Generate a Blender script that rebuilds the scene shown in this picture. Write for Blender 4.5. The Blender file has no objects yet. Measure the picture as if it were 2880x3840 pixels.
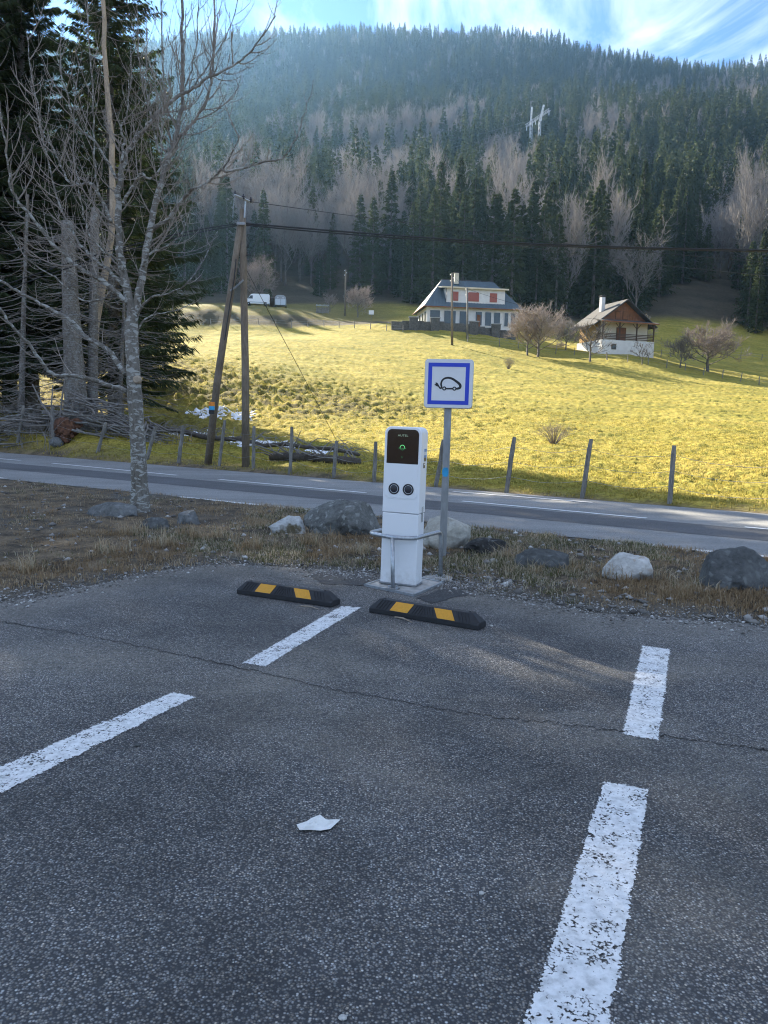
import bpy, bmesh, math, random
import numpy as np
from mathutils import Vector, Matrix, noise as mnoise

# ------------------------------------------------------------------ camera, world, sun, exposure
scn = bpy.context.scene
COL = scn.collection
PITCH, ROLL, FPX, CAMH = 6.7, 1.2, 2884.0, 1.6
cam_d = bpy.data.cameras.new('camera'); cam = bpy.data.objects.new('camera', cam_d); COL.objects.link(cam)
cam_d.sensor_fit = 'VERTICAL'; cam_d.sensor_height = 36.0; cam_d.lens = FPX/3840*36.0
cam_d.clip_start = 0.05; cam_d.clip_end = 8000
CAMR = Matrix.Rotation(math.radians(90-PITCH), 4, 'X') @ Matrix.Rotation(math.radians(ROLL), 4, 'Z')
cam.matrix_world = Matrix.Translation((0, 0, CAMH)) @ CAMR
scn.camera = cam
scn.render.engine = 'CYCLES'
scn.cycles.filter_width = 1.1; scn.cycles.use_denoising = True; scn.cycles.denoising_prefilter = 'ACCURATE'; scn.cycles.denoising_input_passes = 'RGB_ALBEDO_NORMAL'
scn.cycles.max_bounces = 6; scn.cycles.diffuse_bounces = 3; scn.cycles.glossy_bounces = 3
scn.cycles.transparent_max_bounces = 12; scn.cycles.volume_bounces = 1
scn.cycles.caustics_reflective = False; scn.cycles.caustics_refractive = False
scn.cycles.sample_clamp_indirect = 4.0
scn.view_settings.view_transform = 'Standard'; scn.view_settings.look = 'None'
scn.view_settings.exposure = 2.2; scn.view_settings.gamma = 1.0

HAZE = 0.000065
SUN_AZ, SUN_EL = math.radians(-32.0), math.radians(28.0)      # azimuth from +Y, negative = left
SUN_DIR = Vector((math.sin(SUN_AZ)*math.cos(SUN_EL), math.cos(SUN_AZ)*math.cos(SUN_EL), math.sin(SUN_EL)))
wd = bpy.data.worlds.new('World'); scn.world = wd; wd.use_nodes = True
wn, wl = wd.node_tree.nodes, wd.node_tree.links
for n in list(wn): wn.remove(n)
w_out = wn.new('ShaderNodeOutputWorld'); w_bg = wn.new('ShaderNodeBackground'); w_bg.inputs['Strength'].default_value = 0.050
sky = wn.new('ShaderNodeTexSky'); sky.sky_type = 'NISHITA'; sky.sun_disc = False
sky.sun_elevation = SUN_EL; sky.sun_rotation = SUN_AZ
sky.altitude = 900; sky.air_density = 1.0; sky.dust_density = 0.0; sky.ozone_density = 6.0
def wnode(t, **kw):
    n = wn.new(t)
    for k, v in kw.items(): setattr(n, k, v)
    return n
# thin cirrus: noise on a high flat layer (direction divided by its height), the same all over the sky
tc = wnode('ShaderNodeTexCoord'); sep = wnode('ShaderNodeSeparateXYZ'); wl.new(tc.outputs['Generated'], sep.inputs[0])
zmax = wnode('ShaderNodeMath', operation='MAXIMUM'); wl.new(sep.outputs['Z'], zmax.inputs[0]); zmax.inputs[1].default_value = 0.06
dx = wnode('ShaderNodeMath', operation='DIVIDE'); wl.new(sep.outputs['X'], dx.inputs[0]); wl.new(zmax.outputs[0], dx.inputs[1])
dy = wnode('ShaderNodeMath', operation='DIVIDE'); wl.new(sep.outputs['Y'], dy.inputs[0]); wl.new(zmax.outputs[0], dy.inputs[1])
cmb = wnode('ShaderNodeCombineXYZ'); wl.new(dx.outputs[0], cmb.inputs[0]); wl.new(dy.outputs[0], cmb.inputs[1])
cmap = wnode('ShaderNodeMapping'); wl.new(cmb.outputs[0], cmap.inputs[0])
cmap.inputs['Location'].default_value = (6.27, 1.36, 0); cmap.inputs['Rotation'].default_value = (0, 0, 0.25); cmap.inputs['Scale'].default_value = (1.5, 0.75, 1)
cn = wnode('ShaderNodeTexNoise'); wl.new(cmap.outputs[0], cn.inputs['Vector'])
cn.inputs['Scale'].default_value = 1.35; cn.inputs['Detail'].default_value = 7; cn.inputs['Roughness'].default_value = 0.55; cn.inputs['Distortion'].default_value = 0.7
cr = wnode('ShaderNodeValToRGB'); wl.new(cn.outputs['Fac'], cr.inputs[0])
cr.color_ramp.elements[0].position = 0.46; cr.color_ramp.elements[0].color = (0, 0, 0, 1)
cr.color_ramp.elements[1].position = 0.74; cr.color_ramp.elements[1].color = (0.95, 0.95, 0.95, 1)
cmix = wnode('ShaderNodeMix', data_type='RGBA'); wl.new(cr.outputs[0], cmix.inputs[0]); wl.new(sky.outputs[0], cmix.inputs[6])
cmix.inputs[7].default_value = (9.6, 10.3, 11.6, 1)
wl.new(cmix.outputs[2], w_bg.inputs[0]); wl.new(w_bg.outputs[0], w_out.inputs[0])
sun_d = bpy.data.lights.new('sun', 'SUN'); sun_d.energy = 5.0; sun_d.angle = math.radians(0.53); sun_d.color = (1.0, 0.90, 0.72)
sun = bpy.data.objects.new('sun', sun_d); COL.objects.link(sun)
sun.rotation_euler = SUN_DIR.to_track_quat('Z', 'Y').to_euler(); sun.location = (-40, 60, 60)

# ------------------------------------------------------------------ pixel helpers (photo at 1659 px width)
PS = 2880/1659.
CR3 = CAMR.to_3x3()
def ray(px, py): return CR3 @ Vector(((px*PS-1440)/FPX, -(py*PS-1920)/FPX, -1.0))
def G(px, py, z=0.0):
    d = ray(px, py); t = (z-CAMH)/d.z; return Vector((0, 0, CAMH)) + d*t
def Y(px, py, y):
    d = ray(px, py); return Vector((0, 0, CAMH)) + d*(y/d.y)
def proj(p):
    v = CR3.transposed() @ (Vector(p)-Vector((0, 0, CAMH)))
    return ((v.x/-v.z*FPX+1440)/PS, (-v.y/-v.z*FPX+1920)/PS)
rng = np.random.default_rng(7); random.seed(7)

# ------------------------------------------------------------------ numpy noise
def _hash(ix, iy, s):
    h = (ix.astype(np.int64)*374761393 + iy.astype(np.int64)*668265263 + s*1274126177) & 0xffffffff
    h = ((h ^ (h >> 13))*1274126177) & 0xffffffff
    return ((h ^ (h >> 16)) & 0xffff)/65535.0
def vnoise(x, y, s=0):
    x = np.asarray(x, float); y = np.asarray(y, float)
    ix = np.floor(x); iy = np.floor(y); fx = x-ix; fy = y-iy
    fx = fx*fx*(3-2*fx); fy = fy*fy*(3-2*fy)
    a = _hash(ix, iy, s); b = _hash(ix+1, iy, s); c = _hash(ix, iy+1, s); d = _hash(ix+1, iy+1, s)
    return (a*(1-fx)+b*fx)*(1-fy) + (c*(1-fx)+d*fx)*fy
def fbm(x, y, o=4, s=0):
    r = 0; amp = 0.5; tot = 0
    for k in range(o):
        r = r + amp*vnoise(np.asarray(x)*2**k, np.asarray(y)*2**k, s+k*17); tot += amp; amp *= 0.5
    return r/tot
def sstep(a, b, x):
    t = np.clip((np.asarray(x, float)-a)/(b-a), 0, 1); return t*t*(3-2*t)

# ------------------------------------------------------------------ mesh builder
class MB:
    def __init__(self): self.v = []; self.f = []; self.m = []; self.c = []
    def add(self, vs, fs, mi=0):
        o = len(self.v); self.v.extend([tuple(p) for p in vs]); self.f.extend([tuple(i+o for i in f) for f in fs]); self.m.extend([mi]*len(fs))
    def box(self, c, s, rz=0, mi=0, bev=0):
        cx, cy, cz = c; sx, sy, sz = (k/2 for k in s); vs = []
        ca, sa = math.cos(rz), math.sin(rz)
        for z in (-sz, sz):
            for x, y in ((-sx, -sy), (sx, -sy), (sx, sy), (-sx, sy)):
                vs.append((cx+x*ca-y*sa, cy+x*sa+y*ca, cz+z))
        self.add(vs, [(3, 2, 1, 0), (4, 5, 6, 7), (0, 1, 5, 4), (1, 2, 6, 5), (2, 3, 7, 6), (3, 0, 4, 7)], mi)
    def prism(self, poly, z0, z1, mi=0):          # poly in xy, ccw
        n = len(poly); vs = [(x, y, z0) for x, y in poly]+[(x, y, z1) for x, y in poly]
        self.add(vs, [tuple(range(n-1, -1, -1)), tuple(range(n, 2*n))]+[(i, (i+1) % n, n+(i+1) % n, n+i) for i in range(n)], mi)
    def slab(self, quad, t, mi=0):                # 3-d polygon with thickness t downwards
        n = len(quad); vs = [tuple(q) for q in quad]+[(q[0], q[1], q[2]-t) for q in quad]
        self.add(vs, [tuple(range(n)), tuple(range(2*n-1, n-1, -1))]+[(i, n+i, n+(i+1) % n, (i+1) % n) for i in range(n)], mi)
    def tube(self, pts, rad, n=6, caps=True, mi=0):
        pts = [Vector(p) for p in pts]
        if not hasattr(rad, '__len__'): rad = [rad]*len(pts)
        k = len(pts); o = len(self.v)
        t = (pts[1]-pts[0]).normalized()
        up = Vector((0, 0, 1)) if abs(t.z) < 0.9 else Vector((1, 0, 0))
        u = t.cross(up).normalized()
        for i in range(k):
            if i == 0: t = pts[1]-pts[0]
            elif i == k-1: t = pts[-1]-pts[-2]
            else: t = pts[i+1]-pts[i-1]
            if t.length < 1e-9: t = Vector((0, 0, 1))
            t.normalize(); u = (u-t*u.dot(t))
            if u.length < 1e-6: u = t.orthogonal()
            u.normalize(); w = t.cross(u)
            for j in range(n):
                a = 2*math.pi*j/n; p = pts[i]+(u*math.cos(a)+w*math.sin(a))*rad[i]; self.v.append((p.x, p.y, p.z))
        for i in range(k-1):
            for j in range(n):
                a = o+i*n+j; b = o+i*n+(j+1) % n; self.f.append((a, b, b+n, a+n)); self.m.append(mi)
        if caps and n > 2:
            self.f.append(tuple(o+j for j in range(n-1, -1, -1))); self.m.append(mi)
            self.f.append(tuple(o+(k-1)*n+j for j in range(n))); self.m.append(mi)
    def lathe(self, prof, c=(0, 0, 0), n=24, mi=0):     # prof: (r, z)
        o = len(self.v); k = len(prof)
        for r, z in prof:
            for j in range(n):
                a = 2*math.pi*j/n; self.v.append((c[0]+r*math.cos(a), c[1]+r*math.sin(a), c[2]+z))
        for i in range(k-1):
            for j in range(n):
                a = o+i*n+j; b = o+i*n+(j+1) % n; self.f.append((a, b, b+n, a+n)); self.m.append(mi)
        self.f.append(tuple(o+j for j in range(n-1, -1, -1))); self.m.append(mi)
        self.f.append(tuple(o+(k-1)*n+j for j in range(n))); self.m.append(mi)
    def mesh(self, name, mats, smooth=False):
        me = bpy.data.meshes.new(name); me.from_pydata(self.v, [], self.f)
        if not isinstance(mats, (list, tuple)): mats = [mats]
        for m in mats: me.materials.append(m)
        if len(mats) > 1: me.polygons.foreach_set('material_index', self.m)
        if smooth: me.polygons.foreach_set('use_smooth', [True]*len(me.polygons))
        me.update(); return me
    def build(self, name, mats, parent=None, smooth=False, loc=None, bevel=0, seg=2):
        o = bpy.data.objects.new(name, self.mesh(name, mats, smooth)); COL.objects.link(o)
        if parent is not None: o.parent = parent
        if loc is not None: o.location = loc
        if bevel:
            b = o.modifiers.new('bevel', 'BEVEL'); b.width = bevel; b.segments = seg; b.limit_method = 'ANGLE'; b.angle_limit = math.radians(40)
        return o
def tri_mesh(name, V, F, mat):                  # fast path: numpy arrays, triangles or quads
    me = bpy.data.meshes.new(name); V = np.asarray(V, np.float32); F = np.asarray(F, np.int32); k = F.shape[1]
    me.vertices.add(len(V)); me.vertices.foreach_set('co', V.ravel())
    me.loops.add(F.size); me.loops.foreach_set('vertex_index', F.ravel())
    me.polygons.add(len(F)); me.polygons.foreach_set('loop_start', np.arange(0, F.size, k, dtype=np.int32))
    try: me.polygons.foreach_set('loop_total', np.full(len(F), k, np.int32))
    except Exception: pass
    for m in (mat if isinstance(mat, (list, tuple)) else [mat]): me.materials.append(m)
    me.update(calc_edges=True); return me
def link(name, me, parent=None, loc=None, rz=None):
    o = bpy.data.objects.new(name, me); COL.objects.link(o)
    if parent is not None: o.parent = parent
    if loc is not None: o.location = loc
    if rz is not None: o.rotation_euler = (0, 0, rz)
    return o
def tag(o, label, cat, group=None):
    o['label'] = label; o['category'] = cat
    if group: o['group'] = group
    return o
def thing(name, label, cat, loc=(0, 0, 0), rz=0, group=None):
    o = bpy.data.objects.new(name, None); COL.objects.link(o); o.location = loc; o.rotation_euler = (0, 0, rz); o.empty_display_size = 0.2
    return tag(o, label, cat, group)
def kind(o, k): o['kind'] = k; return o
def copy_tree(o, parent=None):
    c = o.copy(); COL.objects.link(c); c.parent = parent
    for ch in list(o.children): copy_tree(ch, c)
    return c
def colattr(me, name, arr):
    a = me.color_attributes.new(name, 'FLOAT_COLOR', 'POINT'); a.data.foreach_set('color', np.asarray(arr, np.float32).ravel())

# ------------------------------------------------------------------ materials
class NT:
    def __init__(self, name):
        self.m = bpy.data.materials.new(name); self.m.use_nodes = True; self.t = self.m.node_tree; self.n = self.t.nodes
        self.b = self.n['Principled BSDF']; self.out = self.n['Material Output']
        self.tc = self.n.new('ShaderNodeTexCoord')
    def new(self, t, **kw):
        n = self.n.new(t)
        for k, v in kw.items(): setattr(n, k, v)
        return n
    def l(self, a, b): self.t.links.new(a, b)
    def obj(self): return self.tc.outputs['Object']
    def noise(self, scale, detail=4, rough=0.55, vec=None, dist=0):
        n = self.new('ShaderNodeTexNoise'); n.inputs['Scale'].default_value = scale; n.inputs['Detail'].default_value = detail
        n.inputs['Roughness'].default_value = rough; n.inputs['Distortion'].default_value = dist
        self.l(vec if vec is not None else self.obj(), n.inputs['Vector']); return n.outputs['Fac']
    def voro(self, scale, feature='F1', vec=None, out='Distance'):
        n = self.new('ShaderNodeTexVoronoi', feature=feature); n.inputs['Scale'].default_value = scale
        self.l(vec if vec is not None else self.obj(), n.inputs['Vector']); return n.outputs[out]
    def mapv(self, scale=(1, 1, 1), rot=(0, 0, 0), vec=None):
        n = self.new('ShaderNodeMapping'); n.inputs['Scale'].default_value = scale; n.inputs['Rotation'].default_value = rot
        self.l(vec if vec is not None else self.obj(), n.inputs['Vector']); return n.outputs[0]
    def ramp(self, fac, stops, interp='LINEAR'):
        n = self.new('ShaderNodeValToRGB'); r = n.color_ramp; r.interpolation = interp
        while len(r.elements) < len(stops): r.elements.new(0.5)
        for e, (p, c) in zip(r.elements, stops):
            e.position = p; e.color = (c[0], c[1], c[2], 1) if hasattr(c, '__len__') else (c, c, c, 1)
        self.l(fac, n.inputs[0]); return n.outputs[0]
    def mix(self, fac, a, b, mode='MIX'):
        n = self.new('ShaderNodeMix', data_type='RGBA', blend_type=mode)
        for s, v in ((0, fac), (6, a), (7, b)):
            if isinstance(v, (int, float)): n.inputs[s].default_value = v if s == 0 else (v, v, v, 1)
            elif isinstance(v, tuple): n.inputs[s].default_value = (v[0], v[1], v[2], 1)
            else: self.l(v, n.inputs[s])
        return n.outputs[2]
    def math(self, op, a, b=None):
        n = self.new('ShaderNodeMath', operation=op)
        for s, v in ((0, a), (1, b)):
            if v is None: continue
            if isinstance(v, (int, float)): n.inputs[s].default_value = v
            else: self.l(v, n.inputs[s])
        return n.outputs[0]
    def attr(self, name, out='Color'):
        n = self.new('ShaderNodeAttribute'); n.attribute_name = name; return n.outputs[out]
    def bump(self, h, strength=0.5, dist=0.01, prev=None):
        n = self.new('ShaderNodeBump'); n.inputs['Strength'].default_value = strength; n.inputs['Distance'].default_value = dist
        self.l(h, n.inputs['Height'])
        if prev is not None: self.l(prev, n.inputs['Normal'])
        self.l(n.outputs[0], self.b.inputs['Normal']); return n.outputs[0]
    def col(self, c):
        if isinstance(c, tuple): self.b.inputs['Base Color'].default_value = (c[0], c[1], c[2], 1)
        else: self.l(c, self.b.inputs['Base Color'])
    def set(self, rough=0.8, metal=0.0, spec=None):
        if isinstance(rough, (int, float)): self.b.inputs['Roughness'].default_value = rough
        else: self.l(rough, self.b.inputs['Roughness'])
        self.b.inputs['Metallic'].default_value = metal
        if spec is not None: self.b.inputs['Specular IOR Level'].default_value = spec
def simple(name, c, rough=0.7, metal=0.0, var=0.25, scale=6.0, bump=0.0, bscale=60.0, spec=None, stretch=(1, 1, 1)):
    t = NT(name); v = t.mapv(stretch)
    f = t.noise(scale, 5, 0.6, v)
    d = tuple(k*(1-var) for k in c); e = tuple(min(1, k*(1+var)) for k in c)
    t.col(t.ramp(f, [(0.3, d), (0.7, e)])); t.set(rough, metal, spec)
    if bump: t.bump(t.noise(bscale, 4, 0.6, v), bump, 0.01)
    return t.m
def leafy(name, c1, c2, rough=0.7, trans=0.25, scale=0.8):
    t = NT(name); f = t.noise(scale, 3)
    oi = t.new('ShaderNodeObjectInfo'); c = t.mix(t.math('MULTIPLY', t.math('ADD', f, oi.outputs['Random']), 0.5), c1, c2)
    t.col(c); t.set(rough, 0, 0.25)
    tr = t.new('ShaderNodeBsdfTranslucent'); t.l(c, tr.inputs[0]); mx = t.new('ShaderNodeMixShader'); mx.inputs[0].default_value = trans
    t.l(t.b.outputs[0], mx.inputs[1]); t.l(tr.outputs[0], mx.inputs[2]); t.l(mx.outputs[0], t.out.inputs[0])
    return t.m
M = {}
def m_asphalt():
    t = NT('lot_asphalt'); P = t.obj()
    cell = t.voro(112, 'F1', P, 'Color'); sp = t.new('ShaderNodeSeparateColor'); t.l(cell, sp.inputs[0])
    dist = t.voro(112, 'F1', P)
    chip = t.ramp(sp.outputs[0], [(0.0, 0.10), (0.40, 0.17), (0.70, 0.235), (0.88, 0.31), (0.965, 0.43), (1.0, 0.54)])
    tint = t.ramp(sp.outputs[1], [(0.0, (0.94, 0.97, 0.97)), (0.5, (1.03, 1, 0.95)), (1.0, (1.14, 1.0, 0.82))])
    c = t.mix(1.0, chip, tint, 'MULTIPLY')
    gap = t.ramp(dist, [(0.25, 0.0), (0.62, 1.0)]); c = t.mix(gap, c, (0.042, 0.043, 0.046))
    big = t.noise(0.55, 5, 0.6, P); c = t.mix(1.0, c, t.ramp(big, [(0.32, 0.60), (0.68, 1.42)]), 'MULTIPLY')
    mid = t.noise(3.2, 4, 0.6, P); c = t.mix(1.0, c, t.ramp(mid, [(0.3, 0.82), (0.7, 1.18)]), 'MULTIPLY')
    # drifted dust, plus a sun patch painted in the same colour
    du = t.noise(0.42, 4, 0.55, t.mapv((1.0, 1.9, 1), (0, 0, 0.4)), 0.6)
    dm = t.math('MULTIPLY', t.ramp(du, [(0.52, 0.0), (0.72, 0.7)]), t.ramp(t.noise(40, 3, 0.7, P), [(0.35, 0.1), (0.65, 1.0)]))
    edge = t.attr('dust'); es = t.new('ShaderNodeSeparateColor'); t.l(edge, es.inputs[0])
    dm = t.math('MAXIMUM', dm, t.math('MULTIPLY', es.outputs[0], t.ramp(t.noise(22, 4, 0.7, P), [(0.35, 0.1), (0.65, 1.0)])))
    c = t.mix(dm, c, (0.30, 0.27, 0.22)); t.col(c)
    t.set(t.ramp(sp.outputs[2], [(0, 0.6), (1, 0.95)]), 0, 0.35)
    hh = t.math('ADD', t.math('MULTIPLY', gap, -0.7), t.math('MULTIPLY', sp.outputs[0], 0.5))
    b1 = t.bump(hh, 0.75, 0.006); t.bump(t.noise(7, 4, 0.6, P), 0.35, 0.03, b1)
    return t.m
def m_road(name, lo, hi):
    t = NT(name); P = t.obj(); cell = t.voro(140, 'F1', P, 'Color'); sp = t.new('ShaderNodeSeparateColor'); t.l(cell, sp.inputs[0])
    c = t.ramp(sp.outputs[0], [(0, lo), (0.8, hi), (1.0, tuple(k*1.7 for k in hi))])
    big = t.noise(0.35, 5, 0.6, P); c = t.mix(1.0, c, t.ramp(big, [(0.3, 0.82), (0.7, 1.16)]), 'MULTIPLY')
    st = t.noise(1.4, 4, 0.6, t.mapv((0.15, 2.4, 1), (0, 0, 0.64)))
    c = t.mix(1.0, c, t.ramp(st, [(0.3, 0.86), (0.7, 1.12)]), 'MULTIPLY'); t.col(c); t.set(0.85, 0, 0.3)
    t.bump(sp.outputs[1], 0.4, 0.004); return t.m
def m_paint(name, worn=0.5, sc=1.0):
    t = NT(name); P = t.obj()
    n1 = t.noise(70*sc, 3, 0.6, P); n2 = t.noise(9*sc, 5, 0.65, P); v = t.voro(95*sc, 'F1', P)
    e = t.attr('edge'); es = t.new('ShaderNodeSeparateColor'); t.l(e, es.inputs[0])
    s = t.math('ADD', t.math('MULTIPLY', n1, 0.55), t.math('MULTIPLY', n2, 0.6)); s = t.math('ADD', s, t.math('MULTIPLY', v, -0.25))
    s = t.math('SUBTRACT', s, t.math('MULTIPLY', es.outputs[0], 0.30))
    mask = t.ramp(s, [(worn-0.03, 0.0), (worn+0.03, 1.0)])
    c = t.ramp(t.noise(28*sc, 4, 0.6, P), [(0.28, (0.42, 0.425, 0.42)), (0.5, (0.64, 0.645, 0.64)), (0.72, (0.76, 0.765, 0.76))]); t.col(c); t.set(0.75)
    t.bump(n1, 0.6, 0.006)
    tr = t.new('ShaderNodeBsdfTransparent'); mx = t.new('ShaderNodeMixShader'); t.l(mask, mx.inputs[0]); t.l(tr.outputs[0], mx.inputs[1]); t.l(t.b.outputs[0], mx.inputs[2])
    t.l(mx.outputs[0], t.out.inputs[0]); return t.m
def m_terrain():
    t = NT('terrain_ground'); P = t.obj(); z = t.attr('zone'); sp = t.new('ShaderNodeSeparateColor'); t.l(z, sp.inputs[0])
    # verge: dark soil, thatch, grit
    n1 = t.noise(2.2, 6, 0.65, P); n2 = t.noise(24, 4, 0.7, P); n3 = t.noise(90, 3, 0.7, P)
    soil = t.ramp(t.math('ADD', t.math('MULTIPLY', n1, 0.6), t.math('MULTIPLY', n2, 0.4)), [(0.32, (0.035, 0.03, 0.025)), (0.45, (0.085, 0.07, 0.052)), (0.56, (0.19, 0.145, 0.095)), (0.72, (0.28, 0.225, 0.15))])
    soil = t.mix(1.0, soil, t.ramp(n3, [(0.3, 0.55), (0.7, 1.5)]), 'MULTIPLY')
    grit = t.ramp(t.voro(42, 'F1', P), [(0.1, (0.20, 0.195, 0.18)), (0.45, (0.10, 0.095, 0.085))])
    soil = t.mix(sp.outputs[2], soil, t.mix(t.ramp(n2, [(0.35, 0.2), (0.65, 1.0)]), (0.10, 0.092, 0.078), grit))
    # meadow: short winter grass, straw and green, tussock shadows painted as dark flecks
    m1 = t.noise(0.13, 5, 0.6, P); m2 = t.noise(1.6, 5, 0.65, P); m3 = t.noise(11, 4, 0.7, P)
    mead = t.ramp(t.math('ADD', t.math('MULTIPLY', m1, 0.5), t.math('MULTIPLY', m2, 0.5)), [(0.34, (0.20, 0.18, 0.036)), (0.5, (0.30, 0.25, 0.047)), (0.66, (0.39, 0.315, 0.08))])
    mead = t.mix(1.0, mead, t.ramp(m3, [(0.30, 0.42), (0.62, 1.3)]), 'MULTIPLY')
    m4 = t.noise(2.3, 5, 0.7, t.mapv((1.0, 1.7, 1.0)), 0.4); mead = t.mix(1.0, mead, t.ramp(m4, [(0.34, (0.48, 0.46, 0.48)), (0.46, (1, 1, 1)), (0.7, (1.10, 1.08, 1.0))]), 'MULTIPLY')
    m5 = t.noise(0.32, 4, 0.6, t.mapv((0.6, 1.6, 1.0))); mead = t.mix(1.0, mead, t.ramp(m5, [(0.34, (0.74, 0.82, 0.8)), (0.6, (1.06, 1.03, 1.0))]), 'MULTIPLY')
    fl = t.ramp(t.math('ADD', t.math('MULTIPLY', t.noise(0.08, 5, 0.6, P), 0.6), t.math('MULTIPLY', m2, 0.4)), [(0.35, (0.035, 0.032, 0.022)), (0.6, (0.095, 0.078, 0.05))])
    c = t.mix(sp.outputs[0], soil, mead); c = t.mix(sp.outputs[1], c, fl); t.col(c); t.set(0.95, 0, 0.1)
    b1 = t.bump(n2, 0.8, 0.03); b2 = t.bump(m3, 0.7, 0.05, b1); t.bump(n3, 0.5, 0.012, b2)
    return t.m
def m_rock(name, c1, c2, lichen=0.5, lc=(0.34, 0.35, 0.33), moss=0.0):
    t = NT(name); P = t.obj()
    n1 = t.noise(3.5, 6, 0.65, P); n2 = t.noise(26, 5, 0.7, P)
    c = t.ramp(t.math('ADD', t.math('MULTIPLY', n1, 0.6), t.math('MULTIPLY', n2, 0.4)), [(0.35, c1), (0.65, c2)])
    wv = t.new('ShaderNodeVectorMath', operation='ADD'); t.l(P, wv.inputs[0]); cn_ = t.new('ShaderNodeTexNoise'); cn_.inputs['Scale'].default_value = 9; t.l(P, cn_.inputs['Vector'])
    sc = t.new('ShaderNodeVectorMath', operation='SCALE'); t.l(cn_.outputs['Color'], sc.inputs[0]); sc.inputs['Scale'].default_value = 0.16; t.l(sc.outputs[0], wv.inputs[1])
    vo = t.new('ShaderNodeTexVoronoi'); vo.inputs['Scale'].default_value = 13; t.l(wv.outputs[0], vo.inputs['Vector'])
    vs = t.new('ShaderNodeSeparateColor'); t.l(vo.outputs['Color'], vs.inputs[0])
    lm = t.math('MULTIPLY', t.ramp(vo.outputs['Distance'], [(0.25, 1.0), (0.5, 0.0)]), t.ramp(vs.outputs[0], [(1-lichen-0.02, 0.0), (1-lichen+0.02, 1.0)]))
    c = t.mix(t.math('MULTIPLY', lm, 0.5), c, lc)
    if moss:
        c = t.mix(t.math('MULTIPLY', t.ramp(t.noise(2.1, 4, 0.6, P), [(0.62-moss*0.1, 0.0), (0.68-moss*0.1, 1.0)]), 0.9), c, (0.075, 0.055, 0.018))
    t.col(c); t.set(0.9, 0, 0.25); b1 = t.bump(n2, 0.7, 0.02); t.bump(t.noise(90, 3, 0.7, P), 0.5, 0.006, b1)
    return t.m
def m_bark(name, c1, c2, lich=None, sc=6.0):
    t = NT(name); P = t.obj(); v = t.mapv((1, 1, 0.35)); n1 = t.noise(sc, 6, 0.7, v); n2 = t.noise(sc*6, 4, 0.7, v)
    c = t.ramp(t.math('ADD', t.math('MULTIPLY', n1, 0.5), t.math('MULTIPLY', n2, 0.5)), [(0.36, c1), (0.62, c2)])
    if lich is not None:
        h = t.noise(7.5, 4, 0.6, t.mapv((1.0, 1.0, 2.3)), 0.8); c = t.mix(t.ramp(h, [(0.52, 0.0), (0.57, 0.9)]), c, lich)
    t.col(c); t.set(0.9, 0, 0.2); b = t.bump(n1, 0.7, 0.03); t.bump(n2, 0.5, 0.008, b); return t.m
def m_wood(name, c1, c2):
    t = NT(name); v = t.mapv((9, 9, 0.9)); n = t.noise(5, 6, 0.7, v); n2 = t.noise(1.2, 4)
    c = t.ramp(n, [(0.33, c1), (0.66, c2)]); c = t.mix(1.0, c, t.ramp(n2, [(0.3, 0.75), (0.7, 1.25)]), 'MULTIPLY')
    t.col(c); t.set(0.88, 0, 0.2); t.bump(n, 0.6, 0.01); return t.m
def m_grass(name, stops, trans=0.35):
    t = NT(name); a = t.attr('tone'); sp = t.new('ShaderNodeSeparateColor'); t.l(a, sp.inputs[0]); c = t.ramp(sp.outputs[0], stops)
    t.col(c); t.set(0.75, 0, 0.2); tr = t.new('ShaderNodeBsdfTranslucent'); t.l(c, tr.inputs[0]); mx = t.new('ShaderNodeMixShader'); mx.inputs[0].default_value = trans
    t.l(t.b.outputs[0], mx.inputs[1]); t.l(tr.outputs[0], mx.inputs[2]); t.l(mx.outputs[0], t.out.inputs[0]); return t.m
M['asphalt'] = m_asphalt()
M['road'] = m_road('road_asphalt', (0.15, 0.15, 0.147), (0.235, 0.235, 0.23)); M['road_dark'] = m_road('road_dark_asphalt', (0.065, 0.066, 0.07), (0.105, 0.106, 0.11))
M['paint'] = m_paint('lot_paint', 0.36); M['road_paint'] = m_paint('road_paint', 0.14, 0.5)
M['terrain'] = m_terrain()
M['rock_grey'] = m_rock('grey_rock', (0.07, 0.072, 0.072), (0.20, 0.205, 0.20), 0.35, (0.27, 0.28, 0.27))
M['rock_lichen'] = m_rock('lichen_rock', (0.06, 0.062, 0.06), (0.19, 0.195, 0.185), 0.55, (0.36, 0.375, 0.355))
M['rock_white'] = m_rock('pale_rock', (0.32, 0.31, 0.29), (0.62, 0.61, 0.58), 0.25, (0.34, 0.25, 0.17))
M['rock_moss'] = m_rock('pale_mossy_rock', (0.28, 0.285, 0.28), (0.55, 0.56, 0.55), 0.35, (0.16, 0.16, 0.155), 0.9)
M['rock_beige'] = m_rock('beige_rock', (0.27, 0.255, 0.22), (0.50, 0.48, 0.42), 0.3, (0.30, 0.29, 0.25))
M['rock_black'] = m_rock('black_lichen_rock', (0.014, 0.014, 0.014), (0.06, 0.06, 0.058), 0.5, (0.20, 0.205, 0.20))
M['rock_dark'] = m_rock('dark_rock', (0.045, 0.047, 0.047), (0.125, 0.13, 0.128), 0.35, (0.19, 0.20, 0.195))
M['white'] = simple('white_enamel', (0.80, 0.81, 0.82), 0.38, 0, 0.03, 2.0)
t_ = NT('dusty_white_enamel'); sz_n = t_.new('ShaderNodeSeparateXYZ'); t_.l(t_.obj(), sz_n.inputs[0])
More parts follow.
